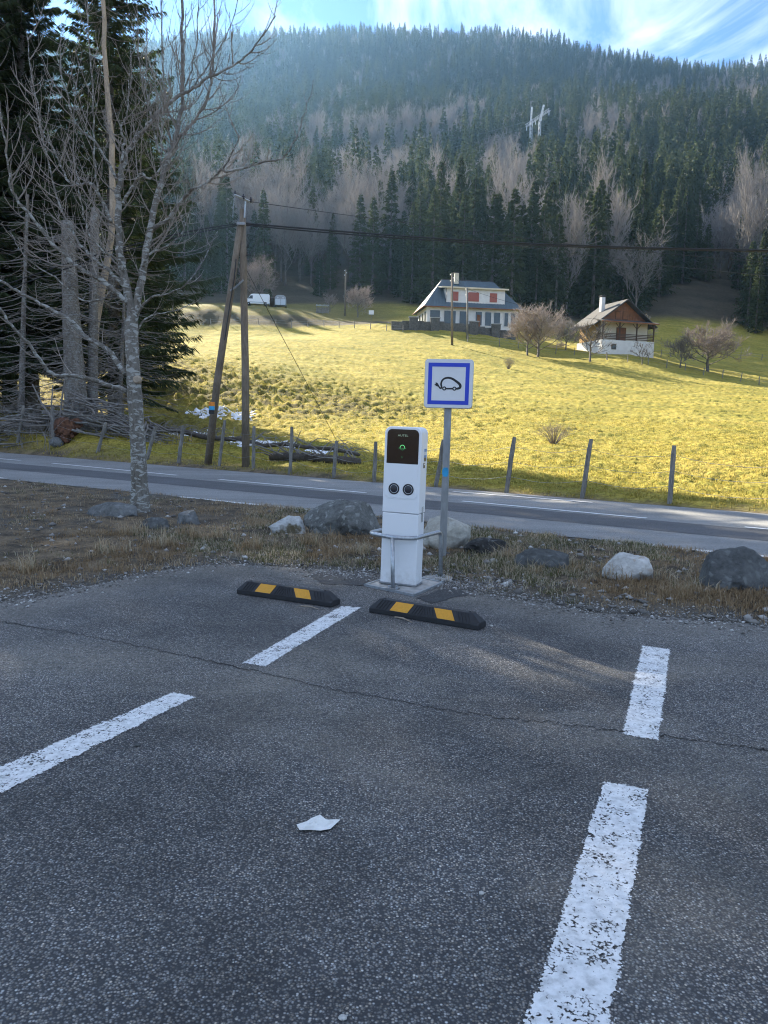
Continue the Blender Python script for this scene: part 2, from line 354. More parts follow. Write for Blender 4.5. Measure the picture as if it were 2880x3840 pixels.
dn_ = t_.math('MULTIPLY', t_.ramp(sz_n.outputs[2], [(0.0, 1.0), (0.16, 0.25), (0.4, 0.0)]), t_.ramp(t_.noise(18, 5, 0.7), [(0.38, 0.05), (0.7, 0.9)])); t_.col(t_.mix(t_.math('MULTIPLY', dn_, 0.6), (0.79, 0.80, 0.81), (0.36, 0.32, 0.27))); t_.set(0.42); M['white_dusty'] = t_.m
M['black_glass'] = simple('black_glass', (0.004, 0.004, 0.007), 0.08, 0, 0.1)
M['black_plastic'] = simple('black_plastic', (0.014, 0.014, 0.016), 0.5, 0, 0.2, 20)
M['dark_plastic'] = simple('socket_plastic', (0.02, 0.021, 0.03), 0.35, 0, 0.2, 20)
def m_emit(name, c, s):
    t = NT(name); t.col((c[0]*0.3, c[1]*0.3, c[2]*0.3)); t.b.inputs['Emission Color'].default_value = (*c, 1); t.b.inputs['Emission Strength'].default_value = s; return t.m
M['led'] = m_emit('green_led', (0.12, 0.6, 0.22), 0.28); M['led_dim'] = m_emit('dim_green_led', (0.03, 0.30, 0.10), 0.12)
M['logo'] = m_emit('logo_print', (0.35, 0.5, 0.38), 0.10)
M['galv'] = simple('galvanised_steel', (0.40, 0.42, 0.44), 0.42, 0.75, 0.22, 30, 0.1, 90)
M['galv_dull'] = simple('dull_galvanised_post', (0.27, 0.28, 0.285), 0.5, 0.55, 0.2, 18, 0.1, 120, stretch=(1, 1, 0.3))
M['sign_white'] = simple('sign_white', (0.68, 0.68, 0.69), 0.4, 0, 0.03); M['sign_blue'] = simple('sign_blue', (0.012, 0.045, 0.50), 0.4, 0, 0.06)
M['sign_black'] = simple('sign_black', (0.006, 0.006, 0.008), 0.45); M['alu'] = simple('sign_aluminium', (0.50, 0.51, 0.52), 0.38, 0.7, 0.1)
M['rubber'] = simple('black_rubber', (0.013, 0.0135, 0.016), 0.62, 0, 0.35, 25, 0.25, 150)
M['yellow'] = simple('yellow_reflective', (0.62, 0.285, 0.012), 0.35, 0, 0.10, 60)
M['concrete'] = simple('grey_concrete', (0.36, 0.35, 0.33), 0.95, 0, 0.3, 14, 0.5, 50)
M['paper'] = simple('white_paper', (0.70, 0.70, 0.67), 0.8, 0, 0.08, 20)
M['sticker_blue'] = simple('blue_sticker', (0.02, 0.30, 0.55), 0.4); M['sticker_lb'] = simple('pale_blue_sticker', (0.13, 0.26, 0.48), 0.4); M['sticker_w'] = simple('white_sticker', (0.7, 0.71, 0.72), 0.4)
M['sticker_br'] = simple('brown_sticker', (0.16, 0.12, 0.07), 0.5, 0, 0.5, 60); M['sticker_or'] = simple('orange_tag', (0.65, 0.20, 0.02), 0.5)
M['wood_grey'] = m_wood('weathered_wood', (0.10, 0.092, 0.08), (0.27, 0.255, 0.23)); M['wood_pole'] = m_wood('pole_wood', (0.12, 0.095, 0.07), (0.24, 0.20, 0.155))
M['bark_ash'] = m_bark('bare_tree_bark', (0.085, 0.075, 0.062), (0.22, 0.205, 0.18), (0.36, 0.365, 0.34)); M['twig'] = m_bark('twig_bark', (0.16, 0.14, 0.12), (0.35, 0.31, 0.27), None, 14)
M['bark_spruce'] = m_bark('spruce_bark', (0.075, 0.066, 0.057), (0.20, 0.18, 0.16), (0.23, 0.235, 0.22), 5); M['dead_wood'] = m_bark('dead_branch', (0.10, 0.09, 0.08), (0.27, 0.25, 0.23), None, 10)
M['bark_wet'] = m_bark('wet_dark_bark', (0.035, 0.03, 0.026), (0.11, 0.095, 0.08), None, 5); M['pale_wood'] = m_bark('peeled_wood', (0.20, 0.165, 0.13), (0.46, 0.38, 0.29), None, 5); M['rotten'] = simple('rotten_wood', (0.10, 0.045, 0.024), 0.95, 0, 0.7, 9, 1.0, 22)
M['spruce'] = leafy('spruce_needles', (0.024, 0.042, 0.019), (0.066, 0.090, 0.038), 0.7, 0.32, 0.7)
M['spruce_far'] = leafy('forest_needles', (0.022, 0.038, 0.016), (0.075, 0.092, 0.036), 0.8, 0.32, 0.12)
M['bare_far'] = leafy('bare_twigs', (0.14, 0.128, 0.12), (0.33, 0.30, 0.275), 0.9, 0.12, 0.2); M['bare_red'] = leafy('reddish_twigs', (0.21, 0.172, 0.148), (0.36, 0.305, 0.265), 0.9, 0.1, 0.3)
M['trunk_far'] = simple('grey_trunk', (0.13, 0.11, 0.095), 0.9, 0, 0.4, 2)
M['snow'] = simple('old_snow', (0.78, 0.80, 0.83), 0.7, 0, 0.1, 6, 0.5, 12)
M['cable'] = simple('black_cable', (0.012, 0.012, 0.013), 0.6)
M['wall_white'] = simple('white_render', (0.62, 0.61, 0.585), 0.9, 0, 0.10, 1.3, 0.2, 12); M['wall_cream'] = simple('cream_render', (0.60, 0.53, 0.40), 0.9, 0, 0.1, 1.2)
M['roof_blue'] = simple('blue_grey_metal_roof', (0.075, 0.105, 0.125), 0.7, 0.0, 0.12, 1.0); M['roof_grey'] = simple('grey_metal_roof', (0.055, 0.053, 0.052), 0.95, 0.0, 0.25, 1.0)
M['shutter'] = simple('red_shutter', (0.32, 0.095, 0.07), 0.7, 0, 0.12, 5); M['glass_dark'] = simple('window_glass', (0.05, 0.055, 0.055), 0.12, 0, 0.2)
M['brown_wood'] = m_wood('brown_boards', (0.15, 0.062, 0.028), (0.26, 0.115, 0.055)); M['dark_wood'] = m_wood('dark_timber', (0.055, 0.032, 0.02), (0.11, 0.065, 0.04)); M['ochre_wood'] = m_wood('ochre_boards', (0.36, 0.22, 0.08), (0.50, 0.33, 0.14))
M['stone_wall'] = m_rock('wall_stone', (0.05, 0.048, 0.044), (0.16, 0.15, 0.135), 0.3, (0.22, 0.21, 0.19))
M['van_white'] = simple('van_paint', (0.74, 0.76, 0.78), 0.3, 0, 0.03); M['tyre'] = simple('tyre', (0.015, 0.015, 0.015), 0.8); M['rust'] = simple('rusty_sheet', (0.22, 0.15, 0.10), 0.8, 0.1, 0.4, 3)
M['pylon'] = simple('pylon_steel', (0.62, 0.63, 0.64), 0.45, 0.5, 0.1)
M['tuft'] = m_grass('dry_grass', [(0.0, (0.085, 0.06, 0.035)), (0.35, (0.24, 0.16, 0.085)), (0.7, (0.40, 0.30, 0.18)), (0.9, (0.54, 0.47, 0.35)), (1.0, (0.10, 0.105, 0.04))])
M['mead_tuft'] = m_grass('meadow_grass', [(0.0, (0.20, 0.19, 0.04)), (0.5, (0.34, 0.275, 0.065)), (1.0, (0.48, 0.39, 0.15))], 0.5)
t_ = NT('gravel_chips'); oa = t_.attr('tone'); os_ = t_.new('ShaderNodeSeparateColor'); t_.l(oa, os_.inputs[0])
t_.col(t_.ramp(os_.outputs[0], [(0.0, (0.06, 0.055, 0.05)), (0.5, (0.19, 0.18, 0.165)), (0.85, (0.34, 0.33, 0.31)), (1.0, (0.58, 0.57, 0.55))])); t_.set(0.85); M['gravel'] = t_.m

# ------------------------------------------------------------------ ground lines (functions of a = x / y)
def line_fn(px_pts, straight=None):
    pts = [G(*p) for p in px_pts]; A = np.array([p.x/p.y for p in pts]); B = np.array([p.y for p in pts]); o = np.argsort(A); A = A[o]; B = B[o]
    def f(a):
        a = np.asarray(a, float); return np.interp(a, A, B)
    return f
NEAR_M, NEAR_C = -0.655, 12.68; FAR_M, FAR_C = -0.745, 19.9
def y_near(a): return NEAR_C/(1-NEAR_M*np.asarray(a, float))
def y_far(a): return FAR_C/(1-FAR_M*np.asarray(a, float))
lot_px = [(-900, 1330), (-300, 1312), (0, 1300), (100, 1286), (200, 1264), (330, 1235), (420, 1222), (520, 1216), (640, 1224), (740, 1232), (800, 1238), (860, 1240), (960, 1262), (1010, 1277), (1100, 1290), (1300, 1322), (1500, 1338), (1659, 1350), (1900, 1366), (2600, 1420)]
y_lot = line_fn(lot_px)
def hz(px): return 910.0
# ---- terrain beyond the road: control points (photo column, photo row, metres ahead) read off the slope in the picture
CP = []
def cp(px, row, y): p = Y(px, row, y); CP.append((p.x/p.y, math.log(p.y), (p.z-CAMH)/p.y))
for px, lst in {
    -500: [(40, 935), (60, 850), (92, 750), (140, 690), (200, 610), (300, 500), (420, 420), (560, 335), (820, 230), (1200, 150), (1700, 250)],
    0: [(33, 945), (36, 935), (50, 880), (65, 810), (105, 730), (142, 702), (147, 668), (200, 620), (300, 500), (420, 425), (560, 345), (820, 240), (1200, 135), (1700, 230)],
    165: [(31, 945), (34, 930), (50, 880)],
    300: [(29, 966), (36, 932), (50, 880), (56, 838), (62, 792), (80, 757), (105, 728)],
    450: [(28, 985), (36, 945), (45, 912), (50, 884), (56, 840), (62, 792), (80, 758), (105, 729), (142, 703), (147, 669), (168, 661), (205, 625), (300, 500), (420, 425), (560, 340), (820, 235), (1200, 116), (1700, 215)],
    620: [(23.5, 1012), (34, 962), (48, 908), (55, 874), (63, 820), (85, 768), (110, 732), (142, 706), (147, 680), (168, 666)],
    830: [(22, 1022), (30, 985), (45, 925), (56, 882), (66, 840), (85, 793), (105, 755), (132, 716), (140, 700), (165, 688), (195, 652), (300, 505), (420, 420), (560, 325), (820, 225), (1200, 100), (1700, 200)],
    1020: [(19, 1052), (28, 995), (45, 930), (60, 880), (85, 813), (115, 754), (133, 722), (138, 702), (152, 702), (180, 670)],
    1200: [(17.8, 1070), (25, 1006), (40, 946), (60, 886), (85, 826), (115, 774), (133, 748), (150, 728), (178, 692), (300, 520), (420, 410), (560, 300), (820, 235), (1200, 126), (1700, 215)],
    1340: [(17, 1080), (40, 955), (60, 895), (85, 838), (112, 785), (122, 766), (135, 752)],
    1450: [(16.2, 1090), (25, 1015), (40, 957), (60, 898), (85, 847), (112, 800), (130, 775), (180, 690), (300, 530), (420, 415), (560, 310), (820, 250), (1200, 178), (1700, 260)],
    1659: [(15.1, 1108), (25, 1024), (40, 964), (60, 908), (85, 862), (110, 826), (130, 800), (180, 720), (300, 540), (420, 425), (560, 315), (820, 255), (1200, 182), (1700, 260)],
    2300: [(14, 1140), (25, 1040), (60, 930), (110, 850), (180, 740), (300, 560), (560, 340), (1200, 200), (1700, 280)]}.items():
    for y, row in lst: cp(px, row, y)
for a in np.linspace(-0.8, 1.2, 17):
    y = float(y_far(a)); CP.append((a, math.log(y), (-0.02-CAMH)/y))
CP = np.array(CP)
def _tps_k(r2): return np.where(r2 > 1e-12, r2*np.log(np.maximum(r2, 1e-12)), 0.0)
_X = np.stack([CP[:, 0]*2.2, CP[:, 1]], 1); _n = len(_X)
_K = _tps_k(((_X[:, None]-_X[None])**2).sum(-1)) + np.eye(_n)*3e-4; _P = np.concatenate([np.ones((_n, 1)), _X], 1)
_A = np.block([[_K, _P], [_P.T, np.zeros((3, 3))]]); _W = np.linalg.solve(_A, np.concatenate([CP[:, 2], np.zeros(3)]))
def tps_z(a, y):
    a = np.clip(a, -1.1, 1.6); q = np.stack([a*2.2, np.log(y)], -1); sh = q.shape[:-1]; q = q.reshape(-1, 2); r = np.empty(len(q))
    for i in range(0, len(q), 20000):
        s = q[i:i+20000]; r[i:i+20000] = _tps_k(((s[:, None]-_X[None])**2).sum(-1)) @ _W[:_n] + _W[_n] + s @ _W[_n+1:]
    return CAMH + r.reshape(sh)*y
def height(x, y, detail=True):
    x = np.asarray(x, float); y = np.asarray(y, float); x, y = np.broadcast_arrays(x, y)
    yy = np.maximum(y, 2.0); a = x/yy; yn, yf, yl = y_near(np.clip(a, -1.15, 2)), y_far(np.clip(a, -1.15, 2)), y_lot(a)
    s = yy-yf
    far = s > 0; z = np.zeros_like(yy)
    if far.any(): z[far] = tps_z(a[far], yy[far])*sstep(0.0, 3.0, s[far])
    # shaped ground between the road and the fence: little bank
    z = z + np.where(far, 0.10*sstep(0.1, 0.7, s)*(1-sstep(1.5, 5, s)), 0)
    if detail:
        bump = (fbm(x*0.55, y*0.55, 3, 5)-0.5)*0.22*sstep(2, 9, s)
        k = 0.06+0.94*np.exp(-((yy-56)/11)**2)*sstep(0.25, -0.1, a)          # cattle-trodden bank
        tw = np.abs(fbm(x*1.25, y*2.1, 3, 31)-0.5)*2
        bump = bump + (0.11+0.34*k)*(tw-0.3)*sstep(1.0, 6, s)*(1-sstep(170, 260, yy)) + (0.16+0.14*k)*(np.abs(fbm(x*2.0, y*3.4, 3, 41)-0.5)*2-0.3)*sstep(0.3, 2, s)*(1-sstep(90, 150, yy))
        big = (fbm(x*0.012, y*0.012, 4, 77)-0.5)*26*sstep(230, 420, yy)
        z = z + np.where(far, bump+big, 0)
    vz = 0.075*fbm(x*1.3, y*1.3, 4, 3) + 0.03*fbm(x*9, y*9, 2, 9) - 0.012
    edge = np.minimum(sstep(-0.02, 0.55, yy-yl), sstep(-0.02, 0.45, yn-yy))
    vz = vz*edge + -0.05*(1-sstep(-0.12, 0.02, np.minimum(yy-yl, yn-yy))) + 0.004
    return np.where(far, z, np.where(yy > yn, -0.06, vz))
def hgt(x, y): return float(height(np.array([x]), np.array([y]), True)[0])
def hit(px, py, y0=14.0, y1=1300.0):            # where the sight line through a photo point meets the terrain
    ys = np.geomspace(y0, y1, 1400); d = ray(px, py); X = d.x/d.y*ys; Z = CAMH+d.z/d.y*ys; H = height(X, ys)
    k = np.argmax(Z < H)
    if not (Z < H).any(): k = len(ys)-1
    return Vector((X[k], ys[k], H[k]))
aa = np.concatenate([np.linspace(-1.14, -0.64, 60)[:-1], np.linspace(-0.64, 0.62, 640), np.linspace(0.62, 1.9, 70)[1:]])
yy = np.concatenate([np.geomspace(1.2, 6.2, 14)[:-1], np.geomspace(6.2, 150, 560)[:-1], np.geomspace(150, 1900, 150)])
A2, Y2 = np.meshgrid(aa, yy); X2 = A2*Y2; Z2 = height(X2, Y2)
nr, nc = A2.shape; idx = np.arange(nr*nc).reshape(nr, nc)
F2 = np.stack([idx[:-1, :-1], idx[:-1, 1:], idx[1:, 1:], idx[1:, :-1]], -1).reshape(-1, 4)
V2 = np.stack([X2, Y2, Z2], -1).reshape(-1, 3)
# flat ground that carries on to the sides and behind the camera
ext = np.array([(-2200, -1500, -0.09), (2200, -1500, -0.09), (2200, 1.3, -0.09), (-2200, 1.3, -0.09), (-2200, 1900, -0.35), (2200, 1900, -0.35)])
EF = np.array([[0, 1, 2, 3], [3, 2, 5, 4]])+len(V2)
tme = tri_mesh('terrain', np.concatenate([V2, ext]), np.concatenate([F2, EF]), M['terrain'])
tme.polygons.foreach_set('use_smooth', np.ones(len(tme.polygons), bool))
s2 = Y2-y_far(np.clip(A2, -1.15, 2)); mw = 0.55+1.6*sstep(0.05, -0.12, A2); mead = np.clip((s2+(fbm(X2*1.1, Y2*1.1, 3, 61)-0.5)*mw-0.1)/mw, 0, 1)
# brown banks, yards and the forest floor
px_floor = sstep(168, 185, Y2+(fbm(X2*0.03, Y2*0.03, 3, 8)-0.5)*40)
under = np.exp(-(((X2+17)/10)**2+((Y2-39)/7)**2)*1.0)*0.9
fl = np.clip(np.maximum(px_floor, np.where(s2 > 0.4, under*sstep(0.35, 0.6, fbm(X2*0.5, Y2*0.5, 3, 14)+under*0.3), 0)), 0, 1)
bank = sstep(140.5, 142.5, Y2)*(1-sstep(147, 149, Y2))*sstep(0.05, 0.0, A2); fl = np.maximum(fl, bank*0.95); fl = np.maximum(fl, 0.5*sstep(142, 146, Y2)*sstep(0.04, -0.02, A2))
mud = np.exp(-((Y2-56)/7.5)**2)*sstep(0.16, -0.08, A2)*sstep(0.36, 0.6, fbm(X2*0.9, Y2*1.6, 4, 33))*0.75; fl = np.maximum(fl, np.where(s2 > 4, mud, 0))
yn2, yl2 = y_near(np.clip(A2, -1.15, 2)), y_lot(A2)
grit = np.where(s2 < 0, np.maximum(sstep(0.9, 0.1, yn2-Y2), np.maximum(0.9*sstep(0.55, 0.0, Y2-yl2), sstep(0.4, 0.75, fbm(X2*0.8, Y2*0.8, 3, 91))*sstep(0.0, -3.0, X2+1.5)*sstep(9.5, 11.5, Y2))), 0)
zc = np.zeros((nr*nc+6, 4)); zc[:nr*nc, 0] = mead.ravel(); zc[:nr*nc, 1] = fl.ravel(); zc[:nr*nc, 2] = grit.ravel(); zc[:, 3] = 1
colattr(tme, 'zone', zc)
kind(link('terrain', tme), 'structure')

# ------------------------------------------------------------------ parking lot sheet
ea = np.linspace(-1.1, 1.5, 700); ex = []
for a in ea:
    y = float(y_lot(a)); x = a*y
    y += (float(fbm(x*2.3, y*2.3, 4, 51))-0.5)*0.30; ex.append((a*y, y))
rows_t = np.concatenate([[-0.02], 1-np.geomspace(1, 0.004, 40)*1.0, [1.0]]); rows_t = np.clip(rows_t, 0, 1); rows_t = np.unique(rows_t)
LV = []; LD = []
for t in rows_t:
    for (x, y) in ex:
        y0 = 1.0; x0 = x/y*1.0
        X_, Y_ = x0+(x-x0)*t, y0+(y-y0)*t
        LV.append((X_, Y_, 0.0)); LD.append(float(sstep(1.1, 0.0, y-Y_)))
nr_, nc_ = len(rows_t), len(ex); ii = np.arange(nr_*nc_).reshape(nr_, nc_)
LF = np.stack([ii[:-1, :-1], ii[:-1, 1:], ii[1:, 1:], ii[1:, :-1]], -1).reshape(-1, 4)
LVb = np.array([(-14, -16, 0), (14, -16, 0), (14, 1.0, 0), (-14, 1.0, 0)], float); LV = np.array(LV)
(xl_, yl_e), (xr_, yr_e) = ex[0], ex[-1]; LVb = np.concatenate([LVb, [(-1.1, 1.0, 0), (xl_, yl_e, 0), (-14, yl_e, 0), (-14, 1.0, 0), (1.5, 1.0, 0), (14, 1.0, 0), (14, yr_e, 0), (xr_, yr_e, 0)]])
LVa = np.concatenate([LV, LVb]); LFa = np.concatenate([LF, np.arange(12).reshape(3, 4)+nr_*nc_])
LVa[:, 2] += 0.010*(fbm(LVa[:, 0]*0.6, LVa[:, 1]*0.6, 3, 71)-0.5)*0
dust_sunpatch = np.zeros(len(LVa)); dust_sunpatch[:len(LD)] = np.array(LD)*0.55
def blob(px, py, rx, ry, s):
    c = G(px, py); global dust_sunpatch
    d = ((LVa[:, 0]-c.x)/rx)**2+((LVa[:, 1]-c.y)/ry)**2; dust_sunpatch = np.maximum(dust_sunpatch, s*np.exp(-d*1.5)*(0.55+0.9*fbm(LVa[:, 0]*2, LVa[:, 1]*2, 3, 88)))
blob(1600, 1665, 0.55, 0.22, 0.95); blob(150, 1420, 1.3, 0.4, 0.6); blob(900, 1370, 0.6, 0.25, 0.45); blob(700, 1520, 1.0, 0.3, 0.35); blob(1000, 1290, 0.6, 0.3, 0.7)  # first blob paints a warm sun patch in dust colour, the rest are dust
lme = tri_mesh('parking_lot', LVa, LFa, M['asphalt'])
dc = np.ones((len(LVa), 4)); dc[:, 0] = np.clip(dust_sunpatch, 0, 1); colattr(lme, 'dust', dc)
lot = kind(link('parking_lot', lme), 'structure')
def strip(corners, name, mat, parent, z=0.004, nu=40, nv=8, wob=0.008, thick=0.0):   # corners: far-left, far-right, near-right, near-left
    a, b, c, d = [Vector(p) for p in corners]; V = []; E = []
    for i in range(nu+1):
        u = i/nu
        for j in range(nv+1):
            v = j/nv; p = (a*(1-v)+b*v)*(1-u)+(d*(1-v)+c*v)*u
            k = random.uniform(-wob, wob) if (j in (0, nv) or i in (0, nu)) else 0
            V.append((p.x+k, p.y+random.uniform(-wob, wob)*(i in (0, nu)), z)); E.append(1.0 if (j in (0, nv) or i in (0, nu)) else 0.0)
    ii = np.arange((nu+1)*(nv+1)).reshape(nu+1, nv+1); F = np.stack([ii[:-1, :-1], ii[1:, :-1], ii[1:, 1:], ii[:-1, 1:]], -1).reshape(-1, 4)
    me = tri_mesh(name, V, F, mat); ec = np.ones((len(V), 4)); ec[:, 0] = E; colattr(me, 'edge', ec); return link(name, me, parent)
def gstrip(px4, name, mat, parent, z=0.004, z0=0.0, **kw): return strip([G(*p, z0) for p in px4], name, mat, parent, z, **kw)
gstrip([(737, 1308), (785, 1312), (571, 1444), (516, 1435)], 'painted_line', M['paint'], lot, nu=50, nv=10)
gstrip([(372, 1495), (430, 1505), (-80, 1760), (-130, 1710)], 'painted_line', M['paint'], lot, nu=70, nv=10)
gstrip([(1384, 1393), (1452, 1402), (1428, 1605), (1338, 1590)], 'painted_line', M['paint'], lot, nu=50, nv=10)
gstrip([(1300, 1685), (1409, 1705), (1310, 2320), (1090, 2320)], 'painted_line', M['paint'], lot, nu=70, nv=12)
# the long crack across the lot
cpx = [(-60, 1335), (60, 1352), (180, 1372), (280, 1392), (400, 1418), (560, 1452), (700, 1485), (860, 1515), (1000, 1540), (1120, 1555), (1240, 1566), (1340, 1580), (1440, 1592), (1560, 1608), (1659, 1622), (1800, 1640)]
mb = MB(); pts = []
for i in range(len(cpx)-1):
    for k in range(14):
        t = k/14; p = G(cpx[i][0]*(1-t)+cpx[i+1][0]*t, cpx[i][1]*(1-t)+cpx[i+1][1]*t); pts.append(Vector((p.x+random.gauss(0, 0.006), p.y+random.gauss(0, 0.014), 0)))
for i in range(len(pts)-1):
    w0 = 0.004+0.011*max(0, mnoise.noise((pts[i].x*2, pts[i].y*2, 0))); w1 = 0.004+0.011*max(0, mnoise.noise((pts[i+1].x*2, pts[i+1].y*2, 0)))
    mb.add([(pts[i].x, pts[i].y-w0, 0.0035), (pts[i+1].x, pts[i+1].y-w1, 0.0035), (pts[i+1].x, pts[i+1].y+w1, 0.0035), (pts[i].x, pts[i].y+w0, 0.0035)], [(0, 1, 2, 3)])
mb.build('crack', simple('crack_dirt', (0.02, 0.019, 0.017), 0.95), lot)
# darker fresh asphalt patches
def patch(name, pxs, mat, parent, z):
    P = [G(*p) for p in pxs]; mb = MB(); out = []
    n = len(P)
    for i in range(n):
        for k in range(8):
            t = k/8; p = P[i].lerp(P[(i+1) % n], t); out.append((p.x+random.gauss(0, 0.012), p.y+random.gauss(0, 0.015), z))
    mb.add(out, [tuple(range(len(out)))]); return mb.build(name, mat, parent)
t_ = NT('fresh_asphalt'); c_ = t_.voro(130, 'F1', None, 'Color'); s_ = t_.new('ShaderNodeSeparateColor'); t_.l(c_, s_.inputs[0])
t_.col(t_.ramp(s_.outputs[0], [(0, 0.022), (0.8, 0.05), (1.0, 0.12)])); t_.set(0.85); t_.bump(s_.outputs[1], 0.6, 0.006); M['fresh'] = t_.m
patch('asphalt_patch', [(800, 1244), (690, 1236), (668, 1246), (700, 1262), (790, 1266)], M['fresh'], lot, 0.0045)
patch('asphalt_patch', [(985, 1262), (900, 1292), (935, 1304), (1010, 1284)], M['fresh'], lot, 0.0045)

# ------------------------------------------------------------------ road
def road_pt(x, f):                                 # f = 0 near edge, 1 far edge
    n = Vector((x, NEAR_M*x+NEAR_C, 0)); m = Vector((x, FAR_M*x+FAR_C, 0)); return n.lerp(m, f)
RZ = 0.015
def road_band(name, f0, f1, z, mat, parent=None, x0=-90, x1=60, wob=0.0):
    V = []; n = 400
    for i in range(n+1):
        x = x0+(x1-x0)*i/n
        for f in (f0, f1):
            p = road_pt(x, f+(random.uniform(-wob, wob))); V.append((p.x, p.y, z))
    F = [(2*i, 2*i+2, 2*i+3, 2*i+1) for i in range(n)]
    return link(name, tri_mesh(name, V, F, mat), parent)
road = kind(road_band('road', 0, 1, RZ, M['road'], None, wob=0.004), 'structure')
def frac(px, py):
    p = G(px, py); n = road_pt(p.x, 0); m = road_pt(p.x, 1); return (p.y-n.y)/(m.y-n.y)
f_lo = (frac(553, 1068)+frac(20, 1015)+frac(1659, 1170))/3; f_hi = (frac(553, 1050)+frac(20, 1001)+frac(1659, 1148))/3
road_band('resurfaced_band', f_lo, f_hi, RZ+0.004, M['road_dark'], road, wob=0.003)
def dash(p0, p1, w, far=True):
    a, b = G(*p0, RZ), G(*p1, RZ); d = (b-a).normalized(); n = Vector((-d.y, d.x, 0))*w/2
    strip([a+n, b+n, b-n, a-n][:], 'painted_dash', M['road_paint'], road, RZ+0.008, nu=4, nv=30, wob=0.004) if False else None
    L = (b-a).length; k = max(6, int(L*6)); V = []; E = []
    for i in range(k+1):
        p = a.lerp(b, i/k)
        for j in (-1, 0, 1): V.append((p.x+n.x*j, p.y+n.y*j, RZ+0.008)); E.append(0.0 if j == 0 else 0.6)
    F = []
    for i in range(k):
        for j in (0, 1): F.append((3*i+j, 3*i+3+j, 3*i+4+j, 3*i+1+j))
    me = tri_mesh('painted_dash', V, F, M['road_paint']); ec = np.ones((len(V), 4)); ec[:, 0] = E; colattr(me, 'edge', ec); link('painted_dash', me, road)
for q in [((-60, 986), (44, 995)), ((113, 1001), (382, 1027)), ((473, 1036), (790, 1065)), ((998, 1083), (1397, 1120)), ((1608, 1139), (1800, 1157))]: dash(*q, 0.13)
for q in [((388, 1074), (695, 1105)), ((1307, 1171), (1700, 1208)), ((-80, 1026), (13, 1034))]: dash(*q, 0.15)
for q in [((979, 1062.5), (1280, 1086))]: dash(*q, 0.12)

# ------------------------------------------------------------------ tree makers
def spruce_crown(H, R, zb, tiers, per, twigs, seed, tw_len=0.55, tw_w=0.10, power=0.85, gap=0.0, fine=False):
    """needle sprays hanging along drooping branches; returns V, F (triangles) and branch polylines"""
    r = np.random.default_rng(seed); VV = []; BR = []; dz = (H-zb)/tiers
    for i in range(tiers):
        f0 = i/tiers
        for j in range(per):
            if r.random() < gap: continue
            f = min(max(f0+r.uniform(-0.7, 0.7)/tiers, 0), 0.985); z = zb+(H-zb)*f
            rr = R*(1-f)**power*(0.85+0.3*r.random())+0.12
            if f < 0.10: rr *= 0.55+4.5*f
            az = 2*math.pi*(j/per)+r.uniform(-0.5, 0.5)+i*1.1; L = rr*r.uniform(0.62, 1.10); d = np.array([math.cos(az), math.sin(az), 0.0])
            droop = (0.35-0.35*f)*L*r.uniform(0.7, 1.3); up = 0.22*L*r.uniform(0.4, 1.3)
            ts = np.linspace(0, 1, 6); P = np.stack([d[0]*L*ts, d[1]*L*ts, z+(-droop*1.5*ts+up*1.6*ts**2.2)+0.1*L*f*ts*2], 1); BR.append(P)
            n = max(3, int(twigs*(0.35+0.65*min(1, L/R*1.3)))) if fine else twigs
            t = r.uniform(0.10, 1.0, n)**0.8; q = np.minimum((t*5).astype(int), 4); u = (t*5-q)[:, None]; p = P[q]*(1-u)+P[q+1]*u
            sd = np.where(np.arange(n) % 2, 1.0, -1.0)[:, None]; side = np.array([-d[1], d[0], 0.0])[None]*sd
            ln = (tw_len*r.uniform(0.6, 1.3, n)*(0.45+0.55*min(1, rr/R*1.4)))[:, None]; hang = (r.uniform(0.35, 1.0, n) if fine else r.uniform(0.1, 1.0, n))[:, None]
            dv = side*(0.75-0.3*hang)+d[None]*0.55+np.concatenate([np.zeros((n, 2)), -0.75*hang-0.05], 1); dv /= np.linalg.norm(dv, axis=1, keepdims=True)
            nm = np.cross(dv, r.normal(size=(n, 3))); nm /= np.linalg.norm(nm, axis=1, keepdims=True)+1e-6; w = tw_w*r.uniform(0.7, 1.3, n)[:, None]
            VV.append(np.stack([p, p+dv*ln*0.45+nm*w, p+dv*ln, p+dv*ln*0.45-nm*w], 1).reshape(-1, 3))
    V = np.concatenate(VV); o = np.arange(len(V)//4)[:, None]*4; F = np.concatenate([o+np.array([[0, 1, 2]]), o+np.array([[0, 2, 3]])])
    LV_, LF_ = [], []
    for k in range(10):
        az = k*2.4; o = len(V)+len(LV_); p = np.array([0, 0, H-0.09*k*H/25]); dv = np.array([math.cos(az), math.sin(az), 0.6]); n = np.array([-math.sin(az), math.cos(az), 0])
        LV_ += [p+n*tw_w*0.5, p-n*tw_w*0.5, p+dv*tw_len*0.5]; LF_ += [(o, o+1, o+2)]
    return np.concatenate([V, LV_]), np.concatenate([F, LF_]), BR
def trunk_mb(H, r0, n=8, lean=0.0, seed=0, segs=10, top=0.03):
    mb = MB(); r = random.Random(seed); pts = []; rad = []
    for i in range(segs+1):
        t = i/segs; pts.append((lean*H*t+0.05*r.uniform(-1, 1)*t*(t < 1), 0.05*r.uniform(-1, 1)*t, H*t)); rad.append(r0*((1-t)**0.85)+top+(0.22*r0*math.exp(-t*40)))
    mb.tube(pts, rad, n); return mb
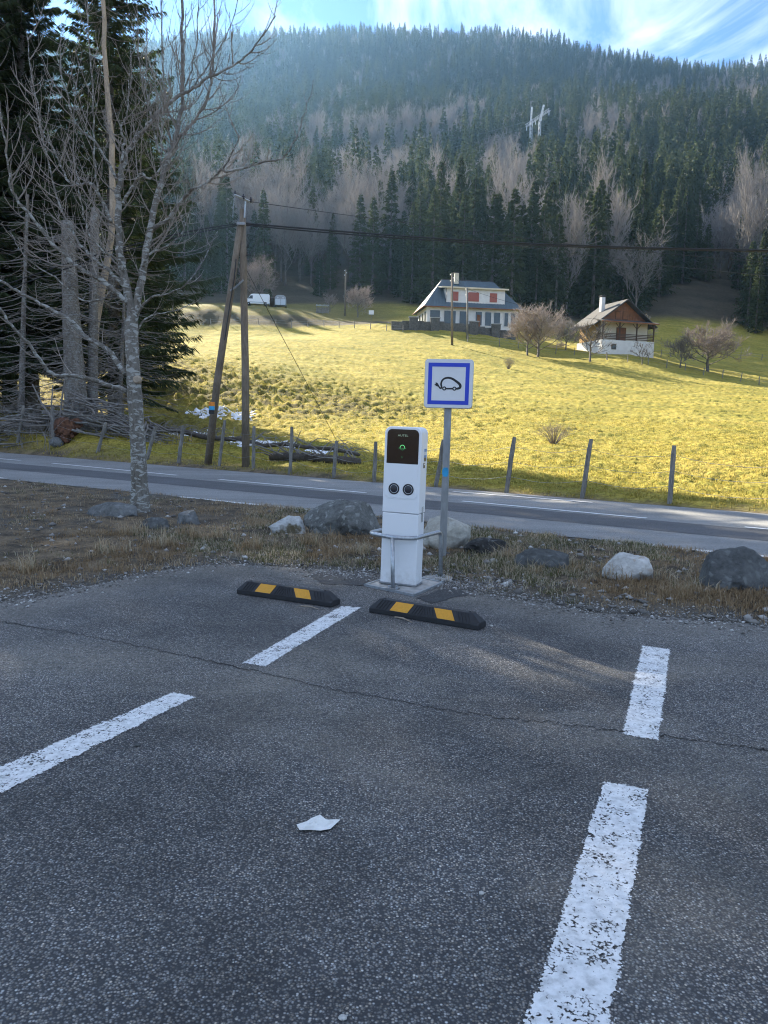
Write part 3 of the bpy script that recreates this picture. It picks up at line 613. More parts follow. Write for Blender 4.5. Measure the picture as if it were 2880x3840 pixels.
def bare_tree_mesh(H, spread, seed, levels=(7, 5, 6, 4), w=0.05, up=0.55, base=0.18, r0=0.22, mat=None):
    r = np.random.default_rng(seed); tm = MB(); V = []; F = []
    def rnd(): return Vector(r.normal(size=3))
    trunkH = H*0.62; pts = [Vector((0, 0, 0))]; d = Vector((0, 0, 1))
    for i in range(6): pts.append(pts[-1]+Vector((r.normal()*0.06, r.normal()*0.06, 1))*trunkH/6)
    tm.tube(pts, [r0*(1-0.75*i/6)+0.02 for i in range(7)], 5)
    def twig(p, dv, L, ww):
        n = dv.cross(rnd()); n.normalize(); n *= ww*0.5; q = p+dv*L*0.5+rnd()*L*0.04; e = p+dv*L+Vector((0, 0, L*0.12)); o = len(V)
        V.extend([p-n, p+n, q+n*0.8, q-n*0.8, e]); F.extend([(o, o+1, o+2), (o, o+2, o+3), (o+3, o+2, o+4)])
    def grow(p, dv, L, lev):
        ww = max(w*(1.0+0.9*(len(levels)-1-lev)*0.8), w)
        if lev == len(levels)-1: twig(p, dv, L, w); return
        mid = p+dv*L*0.5+rnd()*L*0.05; end = p+dv*L+Vector((0, 0, 1))*L*0.15
        if lev == 0: tm.tube([p, mid, end], [r0*0.38, r0*0.25, 0.03], 4, False)
        else: twig(p, dv, L, ww)
        for k in range(levels[lev+1]):
            t = r.uniform(0.25, 1.0); q = p.lerp(mid, t*2) if t < 0.5 else mid.lerp(end, t*2-1)
            nd = (dv*0.75+rnd()*0.52+Vector((0, 0, up*0.55))); nd.normalize(); grow(q, nd, L*r.uniform(0.42, 0.68), lev+1)
    for k in range(levels[0]):
        t = base+(1-base)*(k+0.5)/levels[0]; z = t*trunkH; i = min(int(t*6), 5); p = pts[i].lerp(pts[i+1], t*6-i)
        az = k*2.4+r.uniform(-0.4, 0.4); dv = Vector((math.cos(az)*spread, math.sin(az)*spread, up+0.5*t)); dv.normalize()
        grow(p, dv, H*(0.46-0.12*t)*r.uniform(0.85, 1.15), 0)
    o = len(tm.v); 
    return tm, V, F
def far_spruce(seed, H=24, R=3.4, tiers=17, per=8, tw=5):
    V, F, _ = spruce_crown(H, R, H*0.06, tiers, per, tw, seed, 1.0, 0.15, 0.85)
    return tri_mesh('spruce_crown', V, F, M['spruce_far'])
FAR_SPR = [far_spruce(100+i, 24, R_, 30, 9, 10) for i, R_ in enumerate((3.7, 3.2, 4.2))]
FAR_TRUNK = trunk_mb(24, 0.28, 5, 0, 1, 3).mesh('trunk', M['trunk_far'])
BARE = []
for i, (h_, s_, u_) in enumerate(((17, 0.55, 0.75), (19, 0.42, 0.95), (15, 0.7, 0.65))):
    tm, V, F = bare_tree_mesh(h_, s_, 200+i, (9, 6, 6, 5), 0.06, u_, 0.28, 0.24); BARE.append((tm.mesh('trunk', M['trunk_far'], True), tri_mesh('crown', [tuple(v) for v in V], F, M['bare_far'])))
BARE_FAR = []                                      # lighter copies for the distant wood
for i in range(2):
    tm, V, F = bare_tree_mesh(17+2*i, 0.5, 230+i, (7, 5, 5, 3), 0.11, 0.8, 0.3, 0.26); k = len(tm.v)
    me = bpy.data.meshes.new('bare_wood_tree'); me.from_pydata(list(tm.v)+[tuple(v) for v in V], [], list(tm.f)+[tuple(j+k for j in f) for f in F]); me.materials.append(M['bare_far']); BARE_FAR.append(me)

# ------------------------------------------------------------------ forest: positions on the mountainside
def is_bare(px, row):
    """areas of leafless wood seen in the photograph (column, row of the tree foot)"""
    E = [(690, 345, 45, 30), (760, 350, 55, 30), (850, 365, 75, 45), (800, 450, 90, 45), (960, 325, 60, 38), (1090, 455, 62, 75), (1300, 330, 55, 35), (1330, 420, 40, 45), (1440, 240, 90, 22), (1560, 232, 90, 24), (560, 565, 90, 40), (760, 580, 110, 45), (1100, 610, 50, 40), (1600, 600, 60, 80), (640, 612, 90, 24), (1290, 190, 34, 16), (1010, 300, 40, 24), (520, 470, 50, 30)]
    return any(((px-a)/c)**2+((row-b)/d)**2 < 1 for a, b, c, d in E)
fr = np.random.default_rng(11); FT = []            # x, y, z, px, row, bare
yv = 158.0
while yv < 1330:
    stp = 6.0+yv*0.0045
    for xv in np.arange(-0.70*yv-10, 0.70*yv+10, stp):
        FT.append((xv+fr.uniform(-0.45, 0.45)*stp, yv+fr.uniform(-0.45, 0.45)*stp))
    yv += stp
FT = np.array(FT); FZ = height(FT[:, 0], FT[:, 1]); FA = FT[:, 0]/FT[:, 1]
foot = np.interp(FA, [-0.7, -0.32, -0.2, -0.06, 0.05, 0.2, 0.28, 0.38, 0.48, 0.7], [188, 200, 212, 205, 186, 168, 165, 190, 172, 165])+(fbm(FT[:, 0]*0.06, FT[:, 1]*0.06, 3, 19)-0.5)*26
keep = FT[:, 1] > foot
# a clearing on the slope right of the chalet
keep &= ~((np.abs(FA-0.40) < 0.05) & (FT[:, 1] < 232))
FT = FT[keep]; FZ = FZ[keep]
spr_pts, bare_pts = [], []
for (x, y), z in zip(FT, FZ):
    px, row = proj((x, y, z)); b = is_bare(px+fr.normal()*14, row+fr.normal()*9)
    if not b and fr.random() < 0.07: b = True
    elif b and fr.random() < 0.13: b = False
    vis = -40 < px < 1700
    (bare_pts if b else spr_pts).append((y, x, z, vis, px, row))
def zone_words(x, y, H):
    a = x/y
    z = 'above the white van' if a < -0.11 else 'above the little woodshed' if a < 0.0 else 'behind the blue-roofed house' if a < 0.17 else 'between the two houses' if a < 0.255 else 'behind the chalet' if a < 0.37 else 'beyond the domed pollard tree'
    e = 'on the front edge of the forest' if y < np.interp(a, [-0.7, -0.32, -0.2, -0.06, 0.05, 0.2, 0.28, 0.38, 0.48, 0.7], [188, 200, 212, 205, 186, 168, 165, 190, 172, 165])+16 else 'deeper in the forest'
    return ('tall' if H > 31 else 'short' if H < 22 else 'medium-high'), e+' '+z
def split_near(L, n):
    v = sorted([p for p in L if p[3]]); return v[:n], v[n:]+[p for p in L if not p[3]]
near_s, far_s = split_near(spr_pts, 290); near_b, far_b = split_near(bare_pts, 190)
for i, (y, x, z, _, px, row) in enumerate(near_s):
    s = fr.uniform(0.65, 1.3)
    sz_, wh_ = zone_words(x, y, 24*s)
    t = thing('spruce_tree', sz_+' dark green spruce '+wh_, 'tree', (x, y, z-0.3), fr.uniform(0, 6.28), 'spruces along the foot of the mountain forest')
    t.scale = (s*fr.uniform(0.9, 1.1), s*fr.uniform(0.9, 1.1), s); link('crown', FAR_SPR[i % 3], t); link('trunk', FAR_TRUNK, t)
for i, (y, x, z, _, px, row) in enumerate(near_b):
    s = fr.uniform(0.85, 1.4)
    sz_, wh_ = zone_words(x, y, 24*s)
    t = thing('bare_tree', sz_+' leafless grey-brown tree '+wh_, 'tree', (x, y, z-0.2), fr.uniform(0, 6.28), 'leafless trees along the foot of the mountain forest')
    t.scale = (s, s, s*fr.uniform(0.9, 1.2)); link('crown', BARE[i % 3][1], t); link('trunk', BARE[i % 3][0], t)
def scatter(name, pts, meshes, smin, smax, label, tall=1.0):
    n = len(pts); P = np.array([(p[1], p[0], p[2]-0.4) for p in pts]); me = bpy.data.meshes.new(name); me.vertices.add(n); me.vertices.foreach_set('co', P.astype(np.float32).ravel())
    sc = fr.uniform(smin, smax, n); v = np.stack([sc*fr.uniform(0.85, 1.15, n), sc*fr.uniform(0.85, 1.15, n), sc*tall*fr.uniform(0.9, 1.15, n)], 1)
    a = me.attributes.new('tree_scale', 'FLOAT_VECTOR', 'POINT'); a.data.foreach_set('vector', v.astype(np.float32).ravel())
    a = me.attributes.new('tree_rot', 'FLOAT_VECTOR', 'POINT'); rr = np.zeros((n, 3)); rr[:, 2] = fr.uniform(0, 6.28, n); rr[:, 0] = fr.normal(0, 0.02, n); a.data.foreach_set('vector', rr.astype(np.float32).ravel())
    a = me.attributes.new('tree_kind', 'INT', 'POINT'); a.data.foreach_set('value', fr.integers(0, len(meshes), n).astype(np.int32))
    col = bpy.data.collections.new(name+'_source')
    for i, m in enumerate(meshes): col.objects.link(bpy.data.objects.new('%s_source_%d' % (name, i), m))
    ng = bpy.data.node_groups.new(name, 'GeometryNodeTree'); ng.interface.new_socket('Geometry', in_out='INPUT', socket_type='NodeSocketGeometry'); ng.interface.new_socket('Geometry', in_out='OUTPUT', socket_type='NodeSocketGeometry')
    N = ng.nodes; gi = N.new('NodeGroupInput'); go = N.new('NodeGroupOutput'); ip = N.new('GeometryNodeInstanceOnPoints'); ci = N.new('GeometryNodeCollectionInfo')
    ci.inputs['Collection'].default_value = col; ci.inputs['Separate Children'].default_value = True; ci.inputs['Reset Children'].default_value = True; ip.inputs['Pick Instance'].default_value = True
    def na(nm, ty): q = N.new('GeometryNodeInputNamedAttribute'); q.data_type = ty; q.inputs['Name'].default_value = nm; return q.outputs['Attribute']
    L = ng.links.new; L(gi.outputs[0], ip.inputs['Points']); L(ci.outputs[0], ip.inputs['Instance']); L(na('tree_kind', 'INT'), ip.inputs['Instance Index'])
    L(na('tree_scale', 'FLOAT_VECTOR'), ip.inputs['Scale']); L(na('tree_rot', 'FLOAT_VECTOR'), ip.inputs['Rotation']); L(ip.outputs[0], go.inputs[0])
    o = link(name, me); md = o.modifiers.new('scatter', 'NODES'); md.node_group = ng; kind(o, 'stuff'); o['label'] = label; o['category'] = 'forest'
    return o
FARC = []
for i in range(3):
    V, F, _ = spruce_crown(24, 3.1+0.5*i, 1.5, 22, 7, 6, 300+i, 1.25, 0.24, 0.85); FARC.append(tri_mesh('far_spruce', V, F, M['spruce_far']))
scatter('spruce_forest', far_s, FARC, 0.75, 1.4, 'dense dark spruce forest covering the mountainside up to the ridge', 1.05)
scatter('bare_woodland', far_b, BARE_FAR, 0.8, 1.3, 'purple-grey leafless woodland between the spruces on the mountainside')

# ------------------------------------------------------------------ tall single spruces that stand out of the wood
def lone_spruce(px, row_top, row_base, y, label, R=4.0, seed=400):
    b = Y(px, row_base, y); g = hgt(b.x, y); top = Y(px, row_top, y).z; H = top-g+0.4
    V, F, BRn = spruce_crown(H, R, H*0.05, 40, 10, 16, seed, 1.0, 0.13, 0.8)
    t = thing('spruce_tree', label, 'tree', (b.x, y, g-0.4)); link('crown', tri_mesh('crown', V, F, M['spruce_far']), t); trunk_mb(H, 0.35, 6, 0, seed, 4).build('trunk', M['trunk_far'], t)
lone_spruce(948, 345, 560, 196, 'tall sunlit spruce, the left one of the pair behind the blue-roofed house', 4.6, 401)
lone_spruce(990, 336, 560, 199, 'tall sunlit spruce, the right one of the pair behind the blue-roofed house', 4.4, 402)
lone_spruce(1072, 445, 570, 190, 'shorter sunlit spruce standing before the leafless trees above the blue-roofed house, thin one', 2.6, 403)
lone_spruce(1098, 432, 575, 190, 'shorter sunlit spruce standing before the leafless trees above the blue-roofed house, broader one', 3.0, 404)
lone_spruce(1290, 385, 600, 190, 'tall spruce rising behind the chalet chimney', 4.2, 405)
lone_spruce(1380, 345, 610, 200, 'tall spruce rising behind the chalet roof on its downhill side', 4.4, 406)

# ------------------------------------------------------------------ roadside spruces (near, on the left)
def near_spruce_meshes(H, R, seed, zb):
    V, F, BRn = spruce_crown(H, R, zb, 72, 9, 150, seed, 0.46, 0.030, 0.72, 0.03, True)
    crown = tri_mesh('crown', V, F, M['spruce']); mb = MB()
    for P in BRn[::1]: mb.tube([P[0], P[2], P[4], P[5]], [0.035, 0.025, 0.015, 0.008], 3, False)
    limbs = mb.mesh('branches', M['dead_wood']); tr = trunk_mb(H, 0.36, 10, 0, seed, 10).mesh('trunk', M['bark_spruce'], True)
    return crown, limbs, tr
NS = [near_spruce_meshes(28, 5.4, 501, 2.6), near_spruce_meshes(27, 4.6, 502, 3.2)]
def place_near(i, x, y, s, rz, label, group=None):
    t = thing('spruce_tree', label, 'tree', (x, y, hgt(x, y)-0.2), rz, group); t.scale = (s, s, s)
    for nm, me in zip(('crown', 'branches', 'trunk'), NS[i]): link(nm, me, t)
p_ = Y(250, 880, 41); place_near(0, p_.x, 41, 1.0, 0.4, 'large dark spruce beside the road, its skirt of branches nearest the utility pole')
p_ = Y(70, 890, 43); place_near(1, p_.x, 43, 1.05, 2.0, 'large dark spruce beside the road, behind the thick dead trunk')
p_ = Y(-90, 890, 40); place_near(0, p_.x, 40, 1.16, 3.6, 'large dark spruce beside the road, behind the brush pile')
for x, y, i, s, rz in ((-26.5, 42.5, 1, 1.2, 1.0), (-32.5, 45.5, 0, 1.02, 0.3), (-17.5, 53, 1, 0.84, 5.2), (-19.8, 59, 0, 0.84, 1.7), (-23.0, 47.5, 1, 1.06, 4.0), (-31.5, 49, 0, 1.0, 5.0), (-28, 55, 1, 1.1, 2.2), (-38, 54, 1, 1.05, 3.3)):
    place_near(i, x, y, s, rz, {-17.5: 'dark spruce in the second row, behind the one nearest the utility pole', -19.8: 'dark spruce in the third row, farthest from the road behind the dead trunks', -23.0: 'dark spruce in the second row, behind the brush pile'}.get(x, 'dark spruce in the roadside row beyond the far end of the brush pile'), 'spruces of the roadside row')
def small_spruce(px, row, y, H, label, seed):
    p = hit(px, row, y*0.7); 
    V, F, BRn = spruce_crown(H, H*0.22, 0.1, 22, 8, 10, seed, 0.7, 0.12, 0.9); t = thing('young_spruce', label, 'tree', (p.x, p.y, p.z-0.1)); link('crown', tri_mesh('crown', V, F, M['spruce']), t); trunk_mb(H, 0.1, 6, 0, seed, 3).build('trunk', M['bark_spruce'], t)
small_spruce(478, 634, 170, 11, 'young dark spruce on the meadow edge left of the rounded bare tree', 421)
small_spruce(447, 640, 168, 9, 'small dark spruce partly behind the roadside spruce skirt', 422)
small_spruce(578, 640, 170, 4, 'low dark spruce bush beside the rounded bare tree', 423)
small_spruce(690, 640, 175, 9, 'dark spruce at the forest edge above the little woodshed', 424)

# ---- dead trunks with bare branches before the dark spruces
def snag(name, label, pts_px, y, r0, r1, mat, seed, nb, blen, zmin=1.0, side=None):
    P = [Y(px, row, y) for px, row in pts_px]; g = hgt(P[0].x, y); base = Vector((P[0].x, y, g-0.3)); t = thing(name, label, 'dead tree', base); r = random.Random(seed)
    Q = [Vector((0, 0, 0))]+[p-base for p in P[1:]]; n = len(Q); L = [0]
    for i in range(1, n): L.append(L[-1]+(Q[i]-Q[i-1]).length)
    pts, rad = [], []
    for k in range(21):
        s = L[-1]*k/20; i = max(j for j in range(n) if L[j] <= s+1e-6); i = min(i, n-2); u = (s-L[i])/(L[i+1]-L[i]); pts.append(Q[i].lerp(Q[i+1], u)); f = k/20; rad.append((r0+(r1-r0)*f)*(1+0.55*math.exp(-f*22))*r.uniform(0.96, 1.04))
    mb = MB(); mb.tube(pts, rad, 14); mb.build('trunk', mat, t, True)
    bm_ = MB()
    for k in range(nb):
        f = r.uniform(0.08, 0.98); i = min(int(f*20), 19); p = pts[i].lerp(pts[i+1], f*20-i)
        if p.z < zmin: continue
        az = r.uniform(0, 6.28) if side is None else r.gauss(side, 1.0); ln = blen*r.uniform(0.35, 1.15)*(1-0.35*f); d = Vector((math.cos(az), math.sin(az), 0)); dr = r.uniform(0.15, 0.5); cv = []
        for q in range(6):
            u = q/5; cv.append(p+d*ln*u+Vector((r.gauss(0, 0.02), r.gauss(0, 0.02), ln*(-dr*1.5*u+dr*1.3*u*u))))
        bm_.tube(cv, [0.022, 0.019, 0.015, 0.011, 0.008, 0.004], 4, False)
        for m in range(r.randint(1, 4)):
            u = r.randint(2, 4); a2 = az+r.choice((-1, 1))*r.uniform(0.5, 1.1); l2 = ln*r.uniform(0.15, 0.4)
            bm_.tube([cv[u], cv[u]+Vector((math.cos(a2)*l2*0.5, math.sin(a2)*l2*0.5, -l2*0.2)), cv[u]+Vector((math.cos(a2)*l2, math.sin(a2)*l2, -l2*0.25))], [0.013, 0.009, 0.003], 3, False)
    kind(bm_.build('dead_branches', M['dead_wood'], t), 'stuff')
    return t
snag('dead_trunk', 'thick grey dead spruce trunk with a snapped top and bare branches', [(168, 932), (160, 800), (152, 640), (146, 478)], 34, 0.52, 0.26, M['bark_spruce'], 1, 150, 3.6)
snag('dead_trunk', 'slim grey dead spruce trunk beside the thick snapped one', [(199, 930), (201, 760), (203, 600), (206, 450)], 34.6, 0.24, 0.17, M['bark_spruce'], 2, 70, 3.0)
snag('dead_trunk', 'tall pale barkless dead trunk rising above the bare roadside tree', [(190, 925), (207, 700), (240, 520), (245, 440), (241, 360), (243, 300), (233, 230), (231, 170), (224, 110), (226, 40), (218, -60)], 36, 0.20, 0.08, M['pale_wood'], 3, 60, 2.2, 2.5)
snag('dead_trunk', 'thin dead conifer with drooping grey branches behind the brush pile', [(45, 930), (48, 800), (52, 640), (60, 420)], 35.5, 0.16, 0.06, M['bark_spruce'], 4, 100, 3.2, 0.4)
snag('dead_trunk', 'thin dead conifer with drooping grey branches under the big spruce', [(255, 925), (262, 800), (268, 660), (270, 560)], 37.5, 0.13, 0.05, M['bark_spruce'], 5, 90, 3.6, 1.2)

# ------------------------------------------------------------------ bare roadside tree
TB = G(304, 1112); TY = TB.y
bare = thing('bare_roadside_tree', 'leafless tree with lichen-spotted trunk and upswept limbs beside the car park', 'tree', (TB.x, TB.y, 0.0))
def tp(px, row, dy=0.0): return Y(px, row, TY+dy)-Vector((TB.x, TB.y, 0.0))
tr_ = random.Random(5)
def smooth(P, n):
    out = []; m = len(P)
    for i in range(m-1):
        p0 = P[max(i-1, 0)]; p1 = P[i]; p2 = P[i+1]; p3 = P[min(i+2, m-1)]
        for k in range(n):
            t = k/n; out.append(0.5*((2*p1)+(p2-p0)*t+(2*p0-5*p1+4*p2-p3)*t*t+(3*p1-p0-3*p2+p3)*t**3))
    out.append(P[-1]); return out
mb = MB(); tk = smooth([Vector((0, 0, -0.15)), tp(302, 1060), tp(300, 1010), tp(297, 935), tp(291, 852), tp(287, 785), tp(284, 718), tp(284, 690)], 5)
nT = len(tk); rads = [0.138-0.04*(i/(nT-1))+0.09*math.exp(-i*0.55)+tr_.uniform(-0.006, 0.006) for i in range(nT)]; mb.tube(tk, rads, 16)
trunk_o = mb.build('trunk', M['bark_ash'], bare, True)
mb = MB(); c_ = tp(296, 820, -0.09); mb.tube([c_+Vector((0, 0.04, 0)), c_+Vector((0, -0.02, 0)), c_+Vector((0.0, -0.035, 0))], [0.07, 0.062, 0.045], 12); mb.build('pruning_scar', M['pale_wood'], trunk_o)
twm = MB(); limbs_done = []
def twigs_on(cv, rad, every, L0, depth, upw=0.8):
    n = len(cv); tot = sum((cv[i+1]-cv[i]).length for i in range(n-1)); k = max(1, int(tot/every)); acc = 0
    for j in range(k):
        f = (j+tr_.uniform(0.2, 0.8))/k; f = 0.12+0.88*f; i = min(int(f*(n-1)), n-2); p = cv[i].lerp(cv[i+1], f*(n-1)-i); d = (cv[min(i+1, n-1)]-cv[i]).normalized()
        az = tr_.uniform(0, 6.28); o = d.orthogonal().normalized(); o = Matrix.Rotation(az, 3, d) @ o; o.y *= 0.75
        L = L0*tr_.uniform(0.45, 1.15)*(1.1-0.45*f); pts = [p]; dv = (o*0.85+d*0.55+Vector((0, 0, 0.10))).normalized(); q = p.copy()
        for m in range(5):
            dv = (dv+Vector((0, 0, upw*0.30))+Vector((tr_.gauss(0, 0.06), tr_.gauss(0, 0.06), 0))).normalized(); q = q+dv*L/5; pts.append(q.copy())
        r0 = min(rad*0.55, 0.006+0.009*L); twm.tube(pts, [r0*(1-0.14*m) for m in range(6)], 4 if depth else 3, False)
        twm.tube([pts[-1], pts[-1]+dv*0.03], [r0*0.55, r0*0.15], 3, False)
        if depth: twigs_on(pts, r0, every*0.75, L*0.55, depth-1, upw)
def limb(pxs, r0, r1, dy=0.0, dy0=0.0, every=0.19, L0=0.95, depth=1, name='branch'):
    n = len(pxs); P = [tp(px, row, dy0+(dy-dy0)*(i/(n-1))) for i, (px, row) in enumerate(pxs)]; cv = smooth(P, 4); m = len(cv)
    cv = [c+Vector((tr_.gauss(0, 0.008), tr_.gauss(0, 0.02), tr_.gauss(0, 0.008)))*(0 < i < m-1) for i, c in enumerate(cv)]
    r0 *= 0.82; b = MB(); b.tube(cv, [r0+(r1-r0)*(i/(m-1))**0.8 for i in range(m)], 8); b.build(name, M['bark_ash'], bare, True); twigs_on(cv, (r0+r1)/2, every, L0, depth)
limb([(284, 700), (282, 668), (270, 602), (258, 552), (257, 500), (257, 417), (267, 350), (280, 317), (307, 283), (333, 253), (377, 210), (430, 183), (467, 160), (513, 137), (553, 97), (596, 34)], 0.095, 0.008, 0.3)
limb([(287, 700), (300, 628), (313, 568), (323, 505), (340, 423), (360, 350), (370, 317), (383, 283), (392, 233), (395, 167), (393, 67), (396, -60)], 0.085, 0.02, 0.5)
limb([(350, 385), (377, 317), (420, 260), (450, 200), (460, 150), (462, 70), (463, -60)], 0.035, 0.014, 0.2, 0.35)
limb([(326, 500), (367, 467), (400, 423), (433, 403), (467, 377), (493, 347), (518, 293)], 0.045, 0.007, -0.6, 0.2)
limb([(480, 366), (500, 368), (560, 352), (590, 347), (610, 340), (640, 300), (660, 240), (677, 172)], 0.024, 0.005, -1.0, -0.5, 0.4, 0.45)
limb([(333, 493), (370, 473), (400, 462), (430, 460), (452, 430)], 0.022, 0.005, 0.5, 0.2)
limb([(275, 845), (233, 832), (200, 820), (150, 812), (117, 812), (90, 785), (67, 748), (33, 712), (0, 668), (-40, 600)], 0.052, 0.016, -1.2, 0.0, 0.45, 0.6)
limb([(273, 808), (250, 778), (230, 752), (187, 728), (160, 698), (100, 662), (50, 635), (0, 608), (-50, 560)], 0.058, 0.018, 0.9, 0.0, 0.4, 0.6)
limb([(277, 655), (247, 628), (207, 598), (160, 572), (133, 545), (105, 515), (67, 467), (37, 430), (23, 393), (13, 327), (0, 250), (-4, 150)], 0.055, 0.010, -0.5, 0.0)
limb([(275, 622), (233, 585), (200, 555), (165, 515), (130, 443), (103, 350), (85, 260), (72, 180)], 0.04, 0.007, 0.8)
limb([(240, 480), (217, 427), (197, 397), (173, 400), (150, 395), (133, 360), (113, 317), (90, 283), (80, 217), (67, 183), (57, 67)], 0.036, 0.006, 0.6)
limb([(253, 390), (213, 317), (167, 273), (157, 253), (143, 200), (130, 150), (122, 113)], 0.03, 0.006, -0.5)
limb([(265, 440), (283, 407), (303, 377), (320, 385), (337, 377), (347, 340), (350, 260), (345, 170)], 0.035, 0.007, -0.3)
limb([(264, 350), (268, 307), (260, 277), (268, 262), (277, 245), (277, 193), (283, 100)], 0.028, 0.006, 0.3)
limb([(345, 330), (337, 300), (320, 230), (315, 143), (318, 60)], 0.022, 0.006, 0.4)
limb([(215, 430), (207, 383), (203, 283), (200, 183), (192, 50), (185, -40)], 0.024, 0.007, -0.4)
limb([(285, 690), (310, 660), (330, 640), (355, 636), (400, 615), (440, 560), (470, 500)], 0.03, 0.005, -0.7, 0.0, 0.35, 0.5)
limb([(288, 725), (315, 690), (340, 678), (385, 670), (420, 650)], 0.024, 0.005, 0.5, 0.0, 0.3, 0.4)
limb([(272, 602), (255, 560), (225, 545), (190, 500), (175, 430), (165, 350)], 0.03, 0.006, -0.7)
limb([(310, 575), (325, 545), (365, 530), (400, 490), (415, 430)], 0.026, 0.005, -0.6)
limb([(395, 200), (415, 150), (425, 90), (428, 20), (430, -40)], 0.018, 0.006, 0.6, 0.4)
limb([(384, 280), (360, 230), (352, 160), (350, 80), (348, -20)], 0.02, 0.006, 0.8, 0.4)
limb([(420, 185), (470, 110), (500, 50), (520, -30)], 0.016, 0.005, 0.0, 0.3)
limb([(330, 255), (310, 190), (300, 120), (296, 20)], 0.018, 0.006, 0.7, 0.3)
limb([(250, 600), (230, 640), (180, 650), (120, 600), (60, 560), (20, 500)], 0.026, 0.006, 1.2, 0.2, 0.4, 0.5)
twm.build('twigs', M['twig'], bare)

# ------------------------------------------------------------------ boulders
def rock_mesh(name, sx, sy, sz, seed, mat, sub=5, cuts=9, rough=0.16):
    bm = bmesh.new(); bmesh.ops.create_icosphere(bm, subdivisions=sub, radius=1.0); r = random.Random(seed); off = Vector((seed*3.7, seed*1.9, 0))
    planes = [(Vector((r.gauss(0, 1), r.gauss(0, 1), abs(r.gauss(0, 0.8)))).normalized(), r.uniform(0.68, 0.9)) for _ in range(cuts)]
    for v in bm.verts:
        p = v.co.copy(); k = 1+rough*1.6*mnoise.noise(p*1.1+off)+rough*0.8*mnoise.noise(p*2.6+off)+rough*0.35*mnoise.noise(p*6+off); q = p*k
        for n, d in planes:
            e = q.dot(n)-d
            if e > 0: q -= n*e*0.93
        q += p*rough*0.12*mnoise.noise(p*14+off)
        v.co = Vector((q.x*sx, q.y*sy, q.z*sz))
    me = bpy.data.meshes.new(name); bm.to_mesh(me); bm.free(); me.materials.append(mat); me.polygons.foreach_set('use_smooth', [True]*len(me.polygons)); return me
def boulder(px, row, wpx, hpx, mat, label, seed, depth=0.75, sink=0.25, rz=0.0, tilt=0.0, **kw):
    p = G(px, row); mpp = PS/FPX*p.y; w = wpx*mpp; h = hpx*mpp*1.02; d = w*depth
    sz = h/(2-2*sink)*1.06; me = rock_mesh('boulder', w/2*1.03, d/2, sz, seed, mat, **kw)
    o = link('boulder', me, None, (p.x, p.y+d*0.40, sz*(1-2*sink)+0.0), rz); o.rotation_euler = (0, tilt, rz)
    return tag(o, label, 'boulder', None)
boulder(238, 1124, 106, 36, M['rock_grey'], 'long low grey boulder against the bare tree trunk, away from the charger', 3, 0.7, 0.32, 0.1)
boulder(327, 1152, 62, 34, M['rock_dark'], 'small dark grey boulder in front of the bare tree trunk', 4, 0.8, 0.3)
boulder(403, 1140, 54, 38, M['rock_grey'], 'small rounded grey boulder between the bare tree and the charger', 5, 0.9, 0.3)
boulder(622, 1160, 84, 42, M['rock_moss'], 'low whitish boulder with a brown moss cap', 6, 0.7, 0.3)
boulder(742, 1164, 168, 80, M['rock_lichen'], 'large grey boulder spotted with pale lichen behind the charger rail', 7, 0.75, 0.25, 0.1)
boulder(966, 1192, 100, 78, M['rock_beige'], 'rounded pale beige boulder behind the sign post', 8, 0.85, 0.2, 0.0, 0.0, cuts=3)
boulder(1050, 1204, 108, 40, M['rock_black'], 'low black lichen-crusted rock beside the pale beige boulder', 9, 0.8, 0.3, 0.2, 0.12, rough=0.22)
boulder(1182, 1237, 140, 46, M['rock_dark'], 'long low dark grey boulder lying in the dry grass', 10, 0.5, 0.3, -0.25, 0.10)
boulder(1368, 1262, 126, 62, M['rock_white'], 'white boulder with rusty stains in the dry verge', 11, 0.75, 0.25, 0.1, 0.05)
boulder(1610, 1292, 184, 94, M['rock_dark'], 'big dark grey boulder at the far end of the verge from the bare tree', 12, 0.8, 0.25, 0.0, -0.05)
boulder(192, 1120, 18, 14, M['rock_grey'], 'fist-sized grey stone touching the long low boulder', 13, 0.9, 0.2, sub=3)
boulder(1068, 1222, 26, 15, M['rock_beige'], 'small pale stone in front of the black rock', 14, 0.9, 0.25, sub=3)

# ------------------------------------------------------------------ gravel, stones, dry grass (too many to count)
def chips(name, pts, smin, smax, mat, label, cat, flat=0.6):
    n = len(pts); oc = np.array([(1, 0, 0), (-1, 0, 0), (0, 1, 0), (0, -1, 0), (0, 0, 1), (0, 0, -1)], float); of = np.array([(0, 2, 4), (2, 1, 4), (1, 3, 4), (3, 0, 4), (2, 0, 5), (1, 2, 5), (3, 1, 5), (0, 3, 5)])
    s = smin*(smax/smin)**(rng.random(n)**2.2); ang = rng.uniform(0, 6.28, n); ja = oc[None]*rng.uniform(0.6, 1.25, (n, 6, 1))+rng.normal(0, 0.18, (n, 6, 3)); ja[:, :, 2] *= flat
    ca, sa = np.cos(ang)[:, None], np.sin(ang)[:, None]; X = ja[:, :, 0]*ca-ja[:, :, 1]*sa; Yq = ja[:, :, 0]*sa+ja[:, :, 1]*ca
    V = np.stack([X*s[:, None]+pts[:, 0:1], Yq*s[:, None]+pts[:, 1:2], ja[:, :, 2]*s[:, None]+pts[:, 2:3]+s[:, None]*flat*0.35], -1).reshape(-1, 3)
    F = (of[None]+(np.arange(n)*6)[:, None, None]).reshape(-1, 3); me = tri_mesh(name, V, F, mat)
    tn = np.ones((n, 6, 4)); tn[:, :, 0] = rng.random(n)[:, None]; colattr(me, 'tone', tn.reshape(-1, 4)); o = kind(link(name, me), 'stuff'); o['label'] = label; o['category'] = cat; return o
